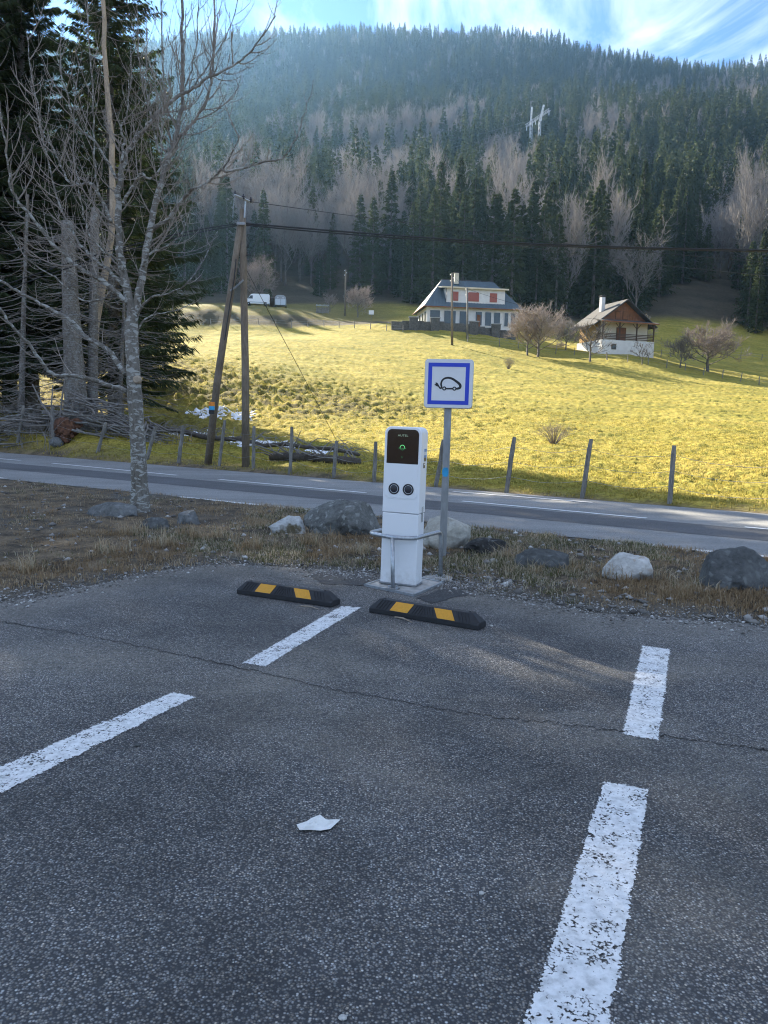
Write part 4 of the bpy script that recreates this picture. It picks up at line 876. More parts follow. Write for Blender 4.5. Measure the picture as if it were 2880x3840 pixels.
a_ = rng.uniform(-0.62, 0.62, 9000); e_ = y_lot(a_)+np.clip(rng.normal(0.03, 0.16, 9000), -0.5, 0.6); gp = np.stack([a_*e_, e_, np.maximum(height(a_*e_, e_), 0.0)], 1)
c1 = G(1010, 1265); c2 = G(790, 1245); c3 = G(870, 1240)
gg = [gp]
for c, sx_, sy_, n_ in ((c1, 0.42, 0.16, 2600), (c2, 0.35, 0.14, 1500), (c3, 0.45, 0.12, 1200)):
    q = np.stack([c.x+rng.normal(0, sx_, n_), c.y+rng.normal(0, sy_, n_)], 1); gg.append(np.concatenate([q, np.maximum(height(q[:, 0], q[:, 1]), 0)[:, None]], 1))
chips('gravel', np.concatenate(gg), 0.004, 0.020, M['gravel'], 'pale gravel spilled along the ragged edge of the asphalt', 'gravel')
a_ = rng.uniform(-0.64, 0.6, 2600); t_ = rng.random(2600); e_ = y_lot(a_)*(1-t_)+y_near(a_)*t_; gp = np.stack([a_*e_, e_, height(a_*e_, e_)], 1)
chips('verge_stones', gp, 0.008, 0.055, M['gravel'], 'scattered small stones lying in the bare soil of the verge', 'stones')
a_ = rng.uniform(-0.6, 0.6, 1600); t_ = rng.random(1600)**0.7; e_ = 1.7+(y_lot(a_)-1.7)*t_; gp = np.stack([a_*e_, e_, 0*e_], 1)
chips('loose_chips', gp, 0.0025, 0.0085, M['gravel'], 'loose stone chips strewn over the parking asphalt', 'stones')
def blades(name, base, per, h0, h1, w, mat, label, cat, lean=0.6, tone=None, spread=0.05):
    n = len(base)*per; B = np.repeat(base, per, 0); B = B+np.concatenate([rng.normal(0, spread, (n, 2)), np.zeros((n, 1))], 1)
    h = rng.uniform(h0, h1, n)*np.repeat(rng.uniform(0.6, 1.3, len(base)), per); az = rng.uniform(0, 6.28, n); ln = rng.uniform(0.1, 1.0, n)*lean*2.2
    d = np.stack([np.cos(az), np.sin(az), 0*az], 1); sd = np.stack([-np.sin(az+rng.normal(0, 0.8, n)), np.cos(az), 0*az], 1)*w; zz = np.array([0, 0, 1.0])
    c = 1/np.sqrt(1+ln**2)
    m = B+(d*ln[:, None]*0.35+zz)*(h*c*0.55)[:, None]; tpv = B+(d*ln[:, None]*1.0+zz*0.9)*(h*c)[:, None]; B = B-zz*0.02
    V = np.stack([B-sd, B+sd, m+sd*0.8, m-sd*0.8, tpv], 1).reshape(-1, 3); o = np.arange(n)*5
    F = np.concatenate([np.stack([o, o+1, o+2], 1), np.stack([o, o+2, o+3], 1), np.stack([o+3, o+2, o+4], 1)]); me = tri_mesh(name, V, F, mat)
    tv = rng.random(n) if tone is None else np.repeat(tone, per)+rng.normal(0, 0.12, n); tn = np.ones((n, 5, 4)); tn[:, :, 0] = np.clip(tv, 0, 1)[:, None]; colattr(me, 'tone', tn.reshape(-1, 4))
    ob = kind(link(name, me), 'stuff'); ob['label'] = label; ob['category'] = cat; return ob
nb_ = 16000; a_ = rng.uniform(-0.66, 0.62, nb_); t_ = rng.random(nb_); yl_, yn_ = y_lot(a_)+0.03, y_near(a_)-0.12; e_ = yl_*(1-t_)+yn_*t_; X_ = a_*e_
den = fbm(X_*1.1, e_*1.1, 4, 23); dens = sstep(0.40, 0.62, den)*np.where((X_ < -2.2) & (e_ > 10.2), 0.25, 1.0); keepm = rng.random(nb_) < 0.12+0.88*dens
X_, e_, den = X_[keepm], e_[keepm], den[keepm]; gb = np.stack([X_, e_, height(X_, e_)], 1)
tone = np.clip(0.15+0.75*fbm(X_*0.9, e_*0.9, 3, 29)+rng.normal(0, 0.1, len(X_)), 0, 0.94); gr = fbm(X_*0.7, e_*0.7, 3, 37) > 0.62; tone[gr] = 0.98
blades('dry_grass', gb, 9, 0.03, 0.10, 0.0032, M['tuft'], 'dry brown and straw-coloured grass matted over the verge', 'grass', 1.0, tone)
tl = [G(1250, 1240), G(780, 1200), G(640, 1185), G(450, 1170), G(290, 1160), G(410, 1165), G(250, 1200), G(1330, 1258), G(1420, 1262), G(1490, 1290), G(1100, 1212), G(1130, 1245), G(60, 1240), G(870, 1228), G(560, 1190), G(1520, 1262), G(700, 1180), G(350, 1185)]
tb_ = np.array([(p.x+rng.normal(0, 0.14), p.y+rng.normal(0, 0.1), hgt(p.x, p.y)) for p in tl for _ in range(9)])
blades('grass_tufts', tb_, 22, 0.08, 0.24, 0.0035, M['tuft'], 'taller pale dead grass tufts around the boulders', 'grass', 0.9, np.clip(rng.normal(0.7, 0.12, len(tb_)), 0, 0.9), 0.035)
# meadow grass near the road fence, and along the bank below it
nm = 34000; a_ = rng.uniform(-0.60, 0.60, nm); s_ = rng.random(nm)**0.9*42+0.3; e_ = y_far(a_)+s_; X_ = a_*e_; Zm = height(X_, e_)
blades('meadow_grass', np.stack([X_, e_, Zm], 1), 5, 0.04, 0.10, 0.012, M['mead_tuft'], 'short yellow-green meadow grass beyond the road', 'grass', 0.7, np.clip(fbm(X_*0.5, e_*0.5, 3, 12)+rng.normal(0, 0.12, nm), 0, 1), 0.09)

# ------------------------------------------------------------------ snow patches
def snow(px0, px1, row0, row1, thr, seed):
    pm, rm = (px0+px1)/2, (row0+row1)/2; ys = np.linspace(hit(pm, row1, 18).y, hit(pm, row0, 18).y, 80); xs = np.linspace(px0, px1, 260)
    sl = np.array([ray(x, rm).x/ray(x, rm).y for x in xs]); Yg, Sg = np.meshgrid(ys, sl, indexing='ij'); Xg = Yg*Sg; Zg = height(Xg, Yg)+0.02
    u = np.linspace(-1, 1, 79)[:, None]; v = np.linspace(-1, 1, 259)[None]; mask = fbm(Xg[:-1, :-1]*2.6, Yg[:-1, :-1]*1.3, 5, seed) > thr+0.22*(u*u+v**4)
    ii = np.arange(Xg.size).reshape(Xg.shape); Q = np.stack([ii[:-1, :-1], ii[:-1, 1:], ii[1:, 1:], ii[1:, :-1]], -1)[mask]
    if not len(Q): return None
    us, inv = np.unique(Q, return_inverse=True); V = np.stack([Xg.ravel(), Yg.ravel(), Zg.ravel()], 1)[us]
    return kind(link('snow_patch', tri_mesh('snow_patch', V, inv.reshape(Q.shape), M['snow'])), 'stuff')
for q in ((395, 560, 878, 908, 0.43, 3), (470, 640, 948, 966, 0.44, 4), (350, 470, 925, 950, 0.47, 5), (640, 760, 968, 982, 0.48, 6)):
    o = snow(*q)
    if o: o['label'] = 'thin patch of old snow lying in the shaded hollow of the meadow'; o['category'] = 'snow'

# ------------------------------------------------------------------ roadside wire fence
fence = thing('wire_fence', 'old wire fence on leaning weathered posts along the far side of the road', 'fence', (0, 0, 0))
posts = [((35, 958), (52, 876), 0), ((118, 966), (113, 878), 0), ((207, 978), (229, 912), 0), ((313, 992), (337, 922), 0), ((384, 1000), (396, 920), 0), ((471, 1007), (486, 908), 0), ((547, 1014), (549, 921), 0), ((626, 1024), (631, 922), 0), ((719, 1032), (727, 952), 0), ((808, 1041), (812, 954), 0), ((938, 1052), (958, 950), 0), ((1091, 1066), (1111, 944), 0), ((1254, 1077), (1276, 948), 0), ((1446, 1088), (1456, 962), 0), ((-60, 952), (-52, 872), 0), ((1690, 1112), (1700, 985), 0)]
posts.sort(); tops = []
for (b, tq, _) in posts:
    p = hit(b[0], b[1], 13.0, 60); 
    if p.y > 45: p = Y(b[0], b[1], 33); p.z = hgt(p.x, p.y)
    q = Y(tq[0], tq[1], p.y+random.uniform(-0.1, 0.1)); mb = MB(); n = 7; r = 0.055 if p.y < 25 else 0.065
    base = Vector((p.x, p.y, p.z-0.25)); d = q-base; cv = [base+d*(k/6)+Vector((random.gauss(0, 0.006), random.gauss(0, 0.006), 0)) for k in range(7)]
    mb.tube(cv, [r*random.uniform(0.9, 1.08) for _ in range(6)]+[r*0.78], n); mb.build('fence_post', M['wood_grey'], fence)
    tops.append([base+d*k for k in (0.42, 0.64, 0.86)])
for k in range(3):
    mb = MB()
    for i in range(len(tops)-1):
        a, b = tops[i][k], tops[i+1][k]; cv = [a.lerp(b, t/6)+Vector((0, -0.05, -0.10*math.sin(math.pi*t/6)+random.gauss(0, 0.006))) for t in range(7)]; mb.tube(cv, 0.004, 3, False)
    mb.build('wire', M['galv_dull'], fence)

# ------------------------------------------------------------------ brush pile, rotten stump, fallen tree
bp = hit(150, 955, 20, 60); bp.y = min(bp.y, 33.5); pile = thing('brush_pile', 'heap of cut grey sticks and branches behind the roadside fence', 'brush pile', (0, 0, 0)); br = random.Random(9)
smesh = []
for k in range(8):
    mb = MB(); L = br.uniform(1.2, 3.4); cv = [Vector((L*(t/5-0.5), 0.10*L*br.gauss(0, 0.5)*math.sin(math.pi*t/5), 0.06*L*br.gauss(0, 0.5)*math.sin(math.pi*t/5))) for t in range(6)]; r0 = br.uniform(0.018, 0.06); mb.tube(cv, [r0*(1-0.10*t) for t in range(6)], 5); smesh.append(mb.mesh('stick', M['dead_wood'] if k % 3 else M['bark_spruce'], True))
for k in range(230):
    px = br.uniform(-60, 345); d = ray(px, 955); y = br.uniform(30.4, 34.5)+(0.0 if px > 200 else 1.5); x = d.x/d.y*y
    hmax = 1.5*math.exp(-((px-130)/150)**2)+0.25; z = hgt(x, y)+0.05+hmax*br.random()**1.3*math.exp(-((y-32.5)/2.4)**2)
    o = link('stick', smesh[k % 8], pile, (x, y, z)); o.rotation_euler = (0, br.gauss(0.0, 0.16)+(0.22 if px > 180 else -0.08), br.gauss(-0.35, 0.55)); s = br.uniform(0.6, 1.2); o.scale = (s, s, s)
for (b, tq) in (((112, 945), (114, 832)), ((128, 930), (143, 800)), ((140, 930), (172, 790)), ((113, 905), (70, 830)), ((0, 905), (95, 912)), ((245, 918), (215, 925)), ((180, 905), (262, 985))):
    y = 31.8; mb = MB(); a, c = Y(*b, y), Y(*tq, y+br.uniform(-0.4, 0.6)); mb.tube([a, a.lerp(c, 0.5)+Vector((br.gauss(0, 0.05), 0, br.gauss(0, 0.04))), c], [0.045, 0.038, 0.022], 5); mb.build('stick', M['dead_wood'], pile)
sp_ = Y(141, 972, 31.0); me = rock_mesh('rotten_stump', 0.5, 0.4, 0.6, 33, M['rotten'], 5, 6, 0.6); tag(link('rotten_stump', me, None, (sp_.x, 31.0, hgt(sp_.x, 31.0)+0.42)), 'broken orange-brown rotten stump in front of the brush pile', 'stump')
me = rock_mesh('field_stone', 0.30, 0.2, 0.22, 34, M['rock_grey'], 3); q_ = Y(122, 955, 30.8); tag(link('field_stone', me, None, (q_.x, 30.8, q_.z)), 'pale grey stone resting against the rotten stump', 'stone')
ft = thing('fallen_tree', 'fallen spruce trunk with curved bare branches lying along the hollow', 'fallen tree', (0, 0, 0))
A_, B_ = Y(325, 908, 35.0), Y(776, 975, 27.5); A_.z = hgt(A_.x, A_.y)+0.30; B_.z = hgt(B_.x, B_.y)+0.14; mb = MB()
cv = [A_.lerp(B_, t/10)+Vector((0, br.gauss(0, 0.10), br.gauss(0, 0.06))) for t in range(11)]; mb.tube(cv, [0.125-0.007*t for t in range(11)], 9); mb.build('trunk', M['bark_wet'], ft, True)
mb = MB()
for k in range(85):
    t = br.uniform(0.03, 0.97); p = A_.lerp(B_, t); ln = br.uniform(0.5, 1.5); az = br.gauss(0.4, 0.9); up_ = br.uniform(0.3, 1.2); c = [p]
    for m in range(1, 6): u = m/5; c.append(p+Vector((math.cos(az)*ln*u*0.8, math.sin(az)*ln*u*0.5, ln*(up_*u-0.95*u*u))))
    mb.tube(c, [0.022, 0.018, 0.014, 0.010, 0.007, 0.004], 4, False)
mb.build('branches', M['dead_wood'], ft)
lg = thing('fallen_log', 'second fallen log with broken branch stubs in front of the snow', 'log', (0, 0, 0)); A_, B_ = Y(585, 985, 26.0), Y(778, 984, 24.5); A_.z = hgt(A_.x, A_.y)+0.16; B_.z = hgt(B_.x, B_.y)+0.2
mb = MB(); mb.tube([A_.lerp(B_, t/6)+Vector((0, 0, br.gauss(0, 0.02))) for t in range(7)], [0.13, 0.15, 0.15, 0.15, 0.14, 0.13, 0.10], 9); mb.build('trunk', M['bark_wet'], lg, True); mb = MB()
for k in range(26):
    p = A_.lerp(B_, br.random()); d = Vector((br.gauss(-0.5, 0.6), br.gauss(0, 0.5), br.uniform(0.1, 0.9))); mb.tube([p, p+d*0.5, p+d*br.uniform(0.7, 1.3)+Vector((0, 0, -0.15))], [0.03, 0.02, 0.008], 4, False)
mb.build('branches', M['dead_wood'], lg)
th = random.Random(3); tmb = MB()      # thin saplings and briars in the shade under the spruces
for k in range(120):
    px = th.uniform(-40, 430); d = ray(px, 950); y = th.uniform(30, 36); x = d.x/d.y*y; g = hgt(x, y); L = th.uniform(0.5, 2.0)*(1.4 if px < 200 else 0.7); az = th.uniform(0, 6.28); c = []
    for m in range(5): u = m/4; c.append(Vector((x+math.cos(az)*L*0.5*u*u, y+math.sin(az)*L*0.4*u*u, g+L*(u-0.25*u*u))))
    tmb.tube(c, [0.012, 0.010, 0.008, 0.006, 0.003], 3, False)
o = kind(tmb.build('undergrowth', M['dead_wood']), 'stuff'); o['label'] = 'thin bare briars and saplings under the roadside spruces'; o['category'] = 'undergrowth'

# ------------------------------------------------------------------ A-frame utility pole and its cables
PB = hit(531, 1009, 14, 40); py_ = PB.y; QB = hit(446, 1003, 14, 40)
up_ = thing('utility_pole', 'A-frame wooden utility pole of two leaning poles with a white crossarm', 'utility pole', (PB.x, PB.y, PB.z))
def rel(px, row, dy=0): return Y(px, row, py_+dy)-Vector(PB)
mb = MB(); mb.tube([Vector((0, 0, -0.4)), rel(530, 800), rel(526, 600), rel(524, 452)], [0.125, 0.115, 0.105, 0.095], 12); mb.build('pole', M['wood_pole'], up_, True)
mb = MB(); mb.tube([Vector(QB)-Vector(PB)+Vector((0, 0, -0.4)), rel(470, 820, 0.2), rel(497, 640, 0.1), rel(519, 484, -0.15)], [0.125, 0.115, 0.105, 0.092], 12); mb.build('pole', M['wood_pole'], up_, True)
mb = MB(); a, b = rel(506, 421, -0.3), rel(544, 437, 0.1); mb.tube([a, b], 0.036, 4); mb.build('crossarm', M['galv'], up_)
mb = MB(); mb.tube([rel(531, 434, -0.1), rel(529, 450, -0.1), rel(528, 470, -0.1)], 0.024, 4); mb.build('bracket', M['galv'], up_)
for (px, row) in ((508, 424), (526, 431), (542, 438)):
    mb = MB(); c = rel(px, row, -0.1); mb.lathe([(0.02, 0.0), (0.045, 0.03), (0.03, 0.06), (0.05, 0.09), (0.03, 0.12), (0.02, 0.16)], c, 8); mb.build('insulator', M['dark_plastic'], up_)
mb = MB(); mb.tube([rel(507, 426, -0.3), rel(504, 445, -0.3), rel(503, 470, -0.3)], 0.011, 4); mb.build('jumper', M['galv_dull'], up_)
mb = MB(); c = rel(521, 484, -0.2); mb.box(c, (0.26, 0.14, 0.10)); mb.build('clamp', M['galv_dull'], up_, None, None, 0.02)
mb = MB(); mb.tube([rel(497, 628, -0.15), rel(510, 620, -0.1), rel(526, 605, -0.15)], 0.03, 5); mb.build('brace', M['galv_dull'], up_)
mb = MB(); mb.tube([rel(510, 560, -0.15), rel(506, 600, -0.18), rel(496, 660, -0.16), rel(485, 735, -0.2)], 0.018, 4); mb.build('pole_cable', M['cable'], up_)
for row, mat, nm in ((873, 'sticker_or', 'tag_plate'), (882, 'sticker_blue', 'tag_plate'), (890, 'black_plastic', 'tag_plate')):
    mb = MB(); c = rel(459, row, 0.05); mb.box(c+Vector((0, -0.10, 0)), (0.17, 0.05, 0.13)); mb.build(nm, M[mat], up_)
def cable(label, pxs, r, sag=0.0, n=24, cat='cable'):
    P = [Y(px, row, y) for px, row, y in pxs]; cv = smooth(P, n) if len(P) > 2 else [P[0].lerp(P[1], t/n)+Vector((0, 0, -sag*4*(t/n)*(1-t/n))) for t in range(n+1)]
    mb = MB(); mb.tube(cv, r, 5); return tag(mb.build('overhead_cable', M['cable'], None, True), label, cat)
cable('thick black cable bundle from the pole clamp across the meadow, upper strand', [(521, 482, py_), (700, 497, py_+1), (900, 512, py_+2), (1100, 524, py_+3), (1400, 535, py_+4), (1700, 541, py_+5)], 0.026)
cable('thick black cable bundle from the pole clamp across the meadow, lower strand', [(524, 486, py_), (700, 502, py_+1), (900, 517, py_+2), (1100, 528, py_+3), (1400, 538, py_+4), (1700, 544, py_+5)], 0.022)
cable('thin black wire from the white crossarm across the forest', [(544, 436, py_), (760, 466, py_+4), (1002, 497, py_+8), (1300, 535, py_+12), (1700, 570, py_+16)], 0.012)
cable('thin black service wire dropping away below the cable bundle', [(1065, 523, py_+3), (1250, 549, py_+8), (1450, 575, py_+14), (1700, 600, py_+20)], 0.012)
cable('black cable from the pole clamp running behind the bare tree, upper strand', [(519, 482, py_), (430, 496, py_), (330, 518, py_), (150, 568, py_), (-60, 640, py_)], 0.020)
cable('black cable from the pole clamp running behind the bare tree, lower strand', [(519, 486, py_), (430, 502, py_), (330, 526, py_), (150, 578, py_), (-60, 652, py_)], 0.018)
cable('slack black loop of cable hanging from the utility pole', [(560, 505, py_), (552, 530, py_-0.1), (540, 548, py_-0.1), (520, 556, py_), (507, 552, py_)], 0.014)
g_ = hit(735, 958, 18, 60); p0 = rel(520, 560)+Vector(PB); mb = MB(); mb.tube([p0, p0.lerp(Vector(g_), 0.5)+Vector((0, 0, -0.05)), Vector(g_)+Vector((0, 0, -0.2))], 0.011, 4); tag(mb.build('guy_wire', M['cable']), 'steel guy wire slanting from the utility pole down to the meadow', 'wire')

# ------------------------------------------------------------------ charging station
CZ = 0.02
f0 = G(858.5, 1268); rzc = math.radians(-20)
CW, CD, CHT = 0.372, 0.205, 1.535
fx, fy = Vector((math.cos(rzc), math.sin(rzc), 0)), Vector((-math.sin(rzc), math.cos(rzc), 0))
ch = thing('charging_station', 'white double-socket electric car charging station with black screen', 'charging station', f0+fy*CD/2+Vector((0, 0, CZ)), rzc); ch.rotation_euler = (0, math.radians(0.9), rzc)
def rounded(w, z0, z1, r, n=8, bottom=False, rb=None):
    P = [(-w/2, z0), (w/2, z0)] if not bottom else []
    if bottom:
        rb = rb or r
        for k in range(n+1): a = math.pi+math.pi/2*k/n; P.append((-w/2+rb+rb*math.cos(a), z0+rb+rb*math.sin(a)))
        for k in range(n+1): a = 1.5*math.pi+math.pi/2*k/n; P.append((w/2-rb+rb*math.cos(a), z0+rb+rb*math.sin(a)))
    for k in range(n+1): a = math.pi/2*k/n; P.append((w/2-r+r*math.cos(a), z1-r+r*math.sin(a)))
    for k in range(n+1): a = math.pi/2+math.pi/2*k/n; P.append((-w/2+r+r*math.cos(a), z1-r+r*math.sin(a)))
    return P
def extr(mb, prof, y0, y1):                        # x-z profile extruded along y
    n = len(prof); vs = [(x, y0, z) for x, z in prof]+[(x, y1, z) for x, z in prof]
    mb.add(vs, [tuple(range(n)), tuple(range(2*n-1, n-1, -1))]+[(i, n+i, n+(i+1) % n, (i+1) % n) for i in range(n)])
yF = -CD/2
mb = MB(); mb.box((0, 0, 0.352), (CW-0.006, CD-0.006, 0.704)); mb.build('pedestal', M['white_dusty'], ch, False, None, 0.006)
mb = MB(); mb.box((0, 0, 0.009), (CW+0.012, CD+0.012, 0.018)); mb.build('foot_flange', M['galv_dull'], ch, False, None, 0.003)
mb = MB(); extr(mb, rounded(CW, 0.708, CHT, 0.062, 10), yF, CD/2); body = mb.build('housing', M['white'], ch, False, None, 0.009, 3)
mb = MB(); extr(mb, rounded(0.318, 0.852, 1.178, 0.006, 6, True, 0.045), yF-0.004, yF+0.01); mb.build('front_panel', M['white'], ch, False, None, 0.002)
# fine groove line round the panel
mb = MB(); pr = rounded(0.326, 0.845, 1.19, 0.006, 8, True, 0.050); mb.tube([(x, yF-0.0005, z) for x, z in pr[:2*9]], 0.0022, 6); mb.build('panel_groove', M['white'], ch, True)
mb = MB(); extr(mb, rounded(0.318, 1.184, 1.511, 0.048, 10), yF-0.004, yF+0.01); scr = mb.build('screen', M['black_glass'], ch, False, None, 0.002)
def text_part(body_, size, mat, parent, loc, rot, name, extrude=0.0006, sx=1.0):
    cu = bpy.data.curves.new(name, 'FONT'); cu.body = body_; cu.size = size; cu.align_x = 'CENTER'; cu.align_y = 'CENTER'; cu.extrude = extrude; cu.space_character = 1.05
    o = bpy.data.objects.new(name, cu); COL.objects.link(o); bpy.context.view_layer.update(); dg = bpy.context.evaluated_depsgraph_get(); me = bpy.data.meshes.new_from_object(o.evaluated_get(dg)); bpy.data.objects.remove(o)
    me.materials.clear(); me.materials.append(mat); r = link(name, me, parent, loc); r.rotation_euler = rot; r.scale = (sx, 1, 1); return r
text_part('AUTEL', 0.028, M['logo'], scr, (0, yF-0.0052, 1.452), (math.pi/2, 0, 0), 'logo_lettering', 0.0006, 1.22)
def ring(name, cx, cz, r, w, mat, parent, y, a0=0, a1=2*math.pi, n=28):
    mb = MB()
    for k in range(n):
        u, v = a0+(a1-a0)*k/n, a0+(a1-a0)*(k+1)/n
        mb.add([(cx+(r-w)*math.cos(u), y, cz+(r-w)*math.sin(u)), (cx+(r+w)*math.cos(u), y, cz+(r+w)*math.sin(u)), (cx+(r+w)*math.cos(v), y, cz+(r+w)*math.sin(v)), (cx+(r-w)*math.cos(v), y, cz+(r-w)*math.sin(v))], [(0, 1, 2, 3)])
    return mb.build(name, mat, parent)
ring('status_arc', -0.002, 1.338, 0.023, 0.0028, M['led'], scr, yF-0.0055, -0.15, math.pi+0.15); ring('status_arc', -0.002, 1.338, 0.023, 0.002, M['led_dim'], scr, yF-0.0052, math.pi+0.2, 2*math.pi-0.2)
mb = MB(); mb.box((-0.002, yF-0.0055, 1.332), (0.075, 0.0008, 0.0014)); mb.build('status_line', M['led'], scr)
text_part('3', 0.026, M['led_dim'], scr, (-0.004, yF-0.0052, 1.245), (math.pi/2, 0, 0), 'pictogram')
for sx in (-0.0725, 0.0725):
    def disc(prof, mat, nm, par):
        mb = MB(); mb.lathe(prof, (0, 0, 0), 36); o = mb.build(nm, mat, par, True, (sx, yF-0.003, 0.940)); o.rotation_euler = (math.pi/2, 0, 0)
        return o
    so = disc([(0.055, -0.006), (0.055, 0.004), (0.050, 0.008), (0.043, 0.008), (0.040, -0.004)], M['black_plastic'], 'socket', ch)
    mb = MB(); mb.lathe([(0.036, -0.003), (0.036, 0.005), (0.032, 0.0065), (0.001, 0.0075)], (0, 0, 0), 32); fl_ = mb.build('socket_flap', M['dark_plastic'], so, True)
    ring('socket_light', 0, 0, 0.0565, 0.0018, M['led'], so, 0.0).rotation_euler = (-math.pi/2, 0, 0)
mb = MB()
for k in range(16): mb.box((CW/2+0.0005, 0.015+(0.004 if k % 2 else 0), 0.625+k*0.0095), (0.003, 0.05, 0.0045))
mb.build('vent_grille', M['galv_dull'], ch)
for z, h, w, dy, mt in ((1.318, 0.028, 0.045, 0.035, 'sticker_lb'), (1.286, 0.030, 0.045, 0.034, 'sticker_w'), (1.258, 0.024, 0.045, 0.033, 'sticker_lb'), (1.228, 0.034, 0.045, 0.032, 'sticker_br'), (1.172, 0.05, 0.035, 0.010, 'sticker_br')):
    mb = MB(); mb.box((CW/2+0.0008, dy, z), (0.0016, w*1.6, h)); mb.build('sticker', M[mt], ch)
mb = MB(); mb.box((CW/2+0.001, dy+0.002, 1.182), (0.003, 0.030, 0.014)); mb.build('sticker', M['sticker_w'], ch)
# footing with steel frame
fr_ = [G(789, 1266), G(894, 1288), G(957, 1261), G(862, 1243)]
pad = thing('charger_footing', 'rough concrete footing in a steel frame under the charging station', 'footing', (0, 0, 0))
mb = MB(); mb.prism([(p.x, p.y) for p in fr_], -0.05, 0.014); mb.build('concrete_slab', M['concrete'], pad)
for i in range(4):
    a, b = fr_[i], fr_[(i+1) % 4]; mb = MB(); d = (b-a); mb.box(((a.x+b.x)/2, (a.y+b.y)/2, 0.006), (d.length+0.02, 0.022, 0.032), math.atan2(d.y, d.x)); mb.build('frame_bar', M['galv'], pad)
# protective rail
rl = thing('guard_rail', 'galvanised tube hoop rail around the front of the charging station', 'guard rail', (0, 0, 0)); HZ = 0.497
pb_ = G(848.5, 1276); rb_ = G(951.5, 1251)
pL, pF, pR, pB = G(797, 1151, HZ), G(848, 1161, HZ), G(893, 1163.5, HZ), Vector((rb_.x-0.012, rb_.y-0.01, HZ)); pLb = pL+(pB-pR)*0.95
def corner(a, b, c, r, n=7):
    u = (a-b).normalized(); v = (c-b).normalized(); return [((b+u*r).lerp(b, t)).lerp(b.lerp(b+v*r, t), t) for t in [k/n for k in range(n+1)]]
hoop = [Vector((pLb.x, pLb.y, 0.0))]+corner(Vector((pLb.x, pLb.y, 0)), pLb, pL, 0.08)+corner(pLb, pL, pF, 0.09)+[pF]+corner(pF, pR, pB, 0.09)+corner(pR, pB, Vector((rb_.x, rb_.y, 0.03)), 0.07)+[Vector((rb_.x, rb_.y, 0.02))]
mb = MB(); mb.tube(hoop, 0.021, 14); mb.build('hoop', M['galv'], rl, True)
mb = MB(); mb.tube([Vector((pb_.x, pb_.y, 0.01)), Vector((pF.x, pF.y, HZ-0.005))], 0.0195, 14); mb.build('post', M['galv'], rl, True)
for p in (pb_, rb_):
    mb = MB(); mb.box((p.x, p.y, 0.024), (0.11, 0.11, 0.012), rzc); fp = mb.build('foot_plate', M['galv_dull'], rl)
    for sx, sy in ((-1, -1), (1, -1), (1, 1), (-1, 1)): mb = MB(); mb.lathe([(0.008, 0), (0.008, 0.012), (0.005, 0.016)], (p.x+sx*0.038, p.y+sy*0.038, 0.029), 6); mb.build('bolt', M['galv'], fp)
cp_ = thing('concrete_pad', 'small poured concrete pad under the rear foot of the guard rail', 'concrete pad', (rb_.x, rb_.y, 0)); me = rock_mesh('pad', 0.20, 0.15, 0.03, 55, M['concrete'], 3, 4); link('pad', me, cp_, (0, 0.0, 0.004))

# ------------------------------------------------------------------ road sign
sb = G(956, 1207); sg = thing('road_sign', 'square blue and white electric car charging sign on a grey steel post', 'road sign', (sb.x, sb.y, 0), math.radians(-9)); sg.rotation_euler = (0, math.radians(0.35), math.radians(-9))
mb = MB(); mb.box((0, 0, 1.13), (0.082, 0.042, 2.36)); post = mb.build('post', M['galv_dull'], sg, False, None, 0.007)
mb = MB(); extr(mb, rounded(0.555, 1.768, 2.325, 0.038, 6, True, 0.038), -0.062, -0.032); pan = mb.build('sign_panel', M['alu'], sg, False, None, 0.004)
mb = MB(); extr(mb, rounded(0.538, 1.777, 2.316, 0.032, 6, True, 0.032), -0.0645, -0.060); mb.build('panel_face', M['sign_white'], pan)
mb = MB(); extr(mb, rounded(0.555, 1.768, 2.325, 0.038, 6, True, 0.038), 0.030, 0.060); mb.build('back_panel', M['alu'], sg, False, None, 0.004)
mb = MB(); extr(mb, rounded(0.535, 1.778, 2.315, 0.03, 6, True, 0.03), -0.031, 0.029); mb.build('panel_core', M['sign_black'], sg)  # black filler standing for the shade in the gap between the panels
def frame_ring(mb, a, b, c, d, w, y):             # x0,x1,z0,z1
    mb.box(((a+b)/2, y, d-w/2), (b-a, 0.002, w)); mb.box(((a+b)/2, y, c+w/2), (b-a, 0.002, w)); mb.box((a+w/2, y, (c+d)/2), (w, 0.002, d-c-2*w)); mb.box((b-w/2, y, (c+d)/2), (w, 0.002, d-c-2*w))
mb = MB(); frame_ring(mb, -0.236, 0.236, 1.8105, 2.2825, 0.044, -0.0655); mb.build('blue_border', M['sign_blue'], pan)
em = MB()
def sgp(u, v): return ((u-590)/385*0.555-0.2775, 2.325-(v-78)/407*0.557)
def stroke(pts, ws):
    P = [Vector((*sgp(*p), 0)) for p in pts]; P = smooth(P, 6); W = []
    for i in range(len(P)): f = i/(len(P)-1)*(len(ws)-1); k = min(int(f), len(ws)-2); W.append(ws[k]*(1-(f-k))+ws[k+1]*(f-k))
    L, R_ = [], []
    for i, p in enumerate(P):
        t = (P[min(i+1, len(P)-1)]-P[max(i-1, 0)]).normalized(); n = Vector((-t.y, t.x, 0)); L.append(p+n*W[i]); R_.append(p-n*W[i])
    for i in range(len(P)-1):
        q = [L[i], L[i+1], R_[i+1], R_[i]]; em.add([(v.x, -0.0668, v.y) for v in q], [(0, 1, 2, 3)])
stroke([(706, 304), (716, 318), (726, 318), (728, 306), (724, 284), (732, 256), (752, 238), (782, 232), (812, 240), (840, 258), (866, 278), (877, 296), (872, 314), (846, 322)], [0.007, 0.009, 0.010, 0.010, 0.010, 0.0105, 0.0115, 0.0125, 0.0135, 0.015, 0.014, 0.011])
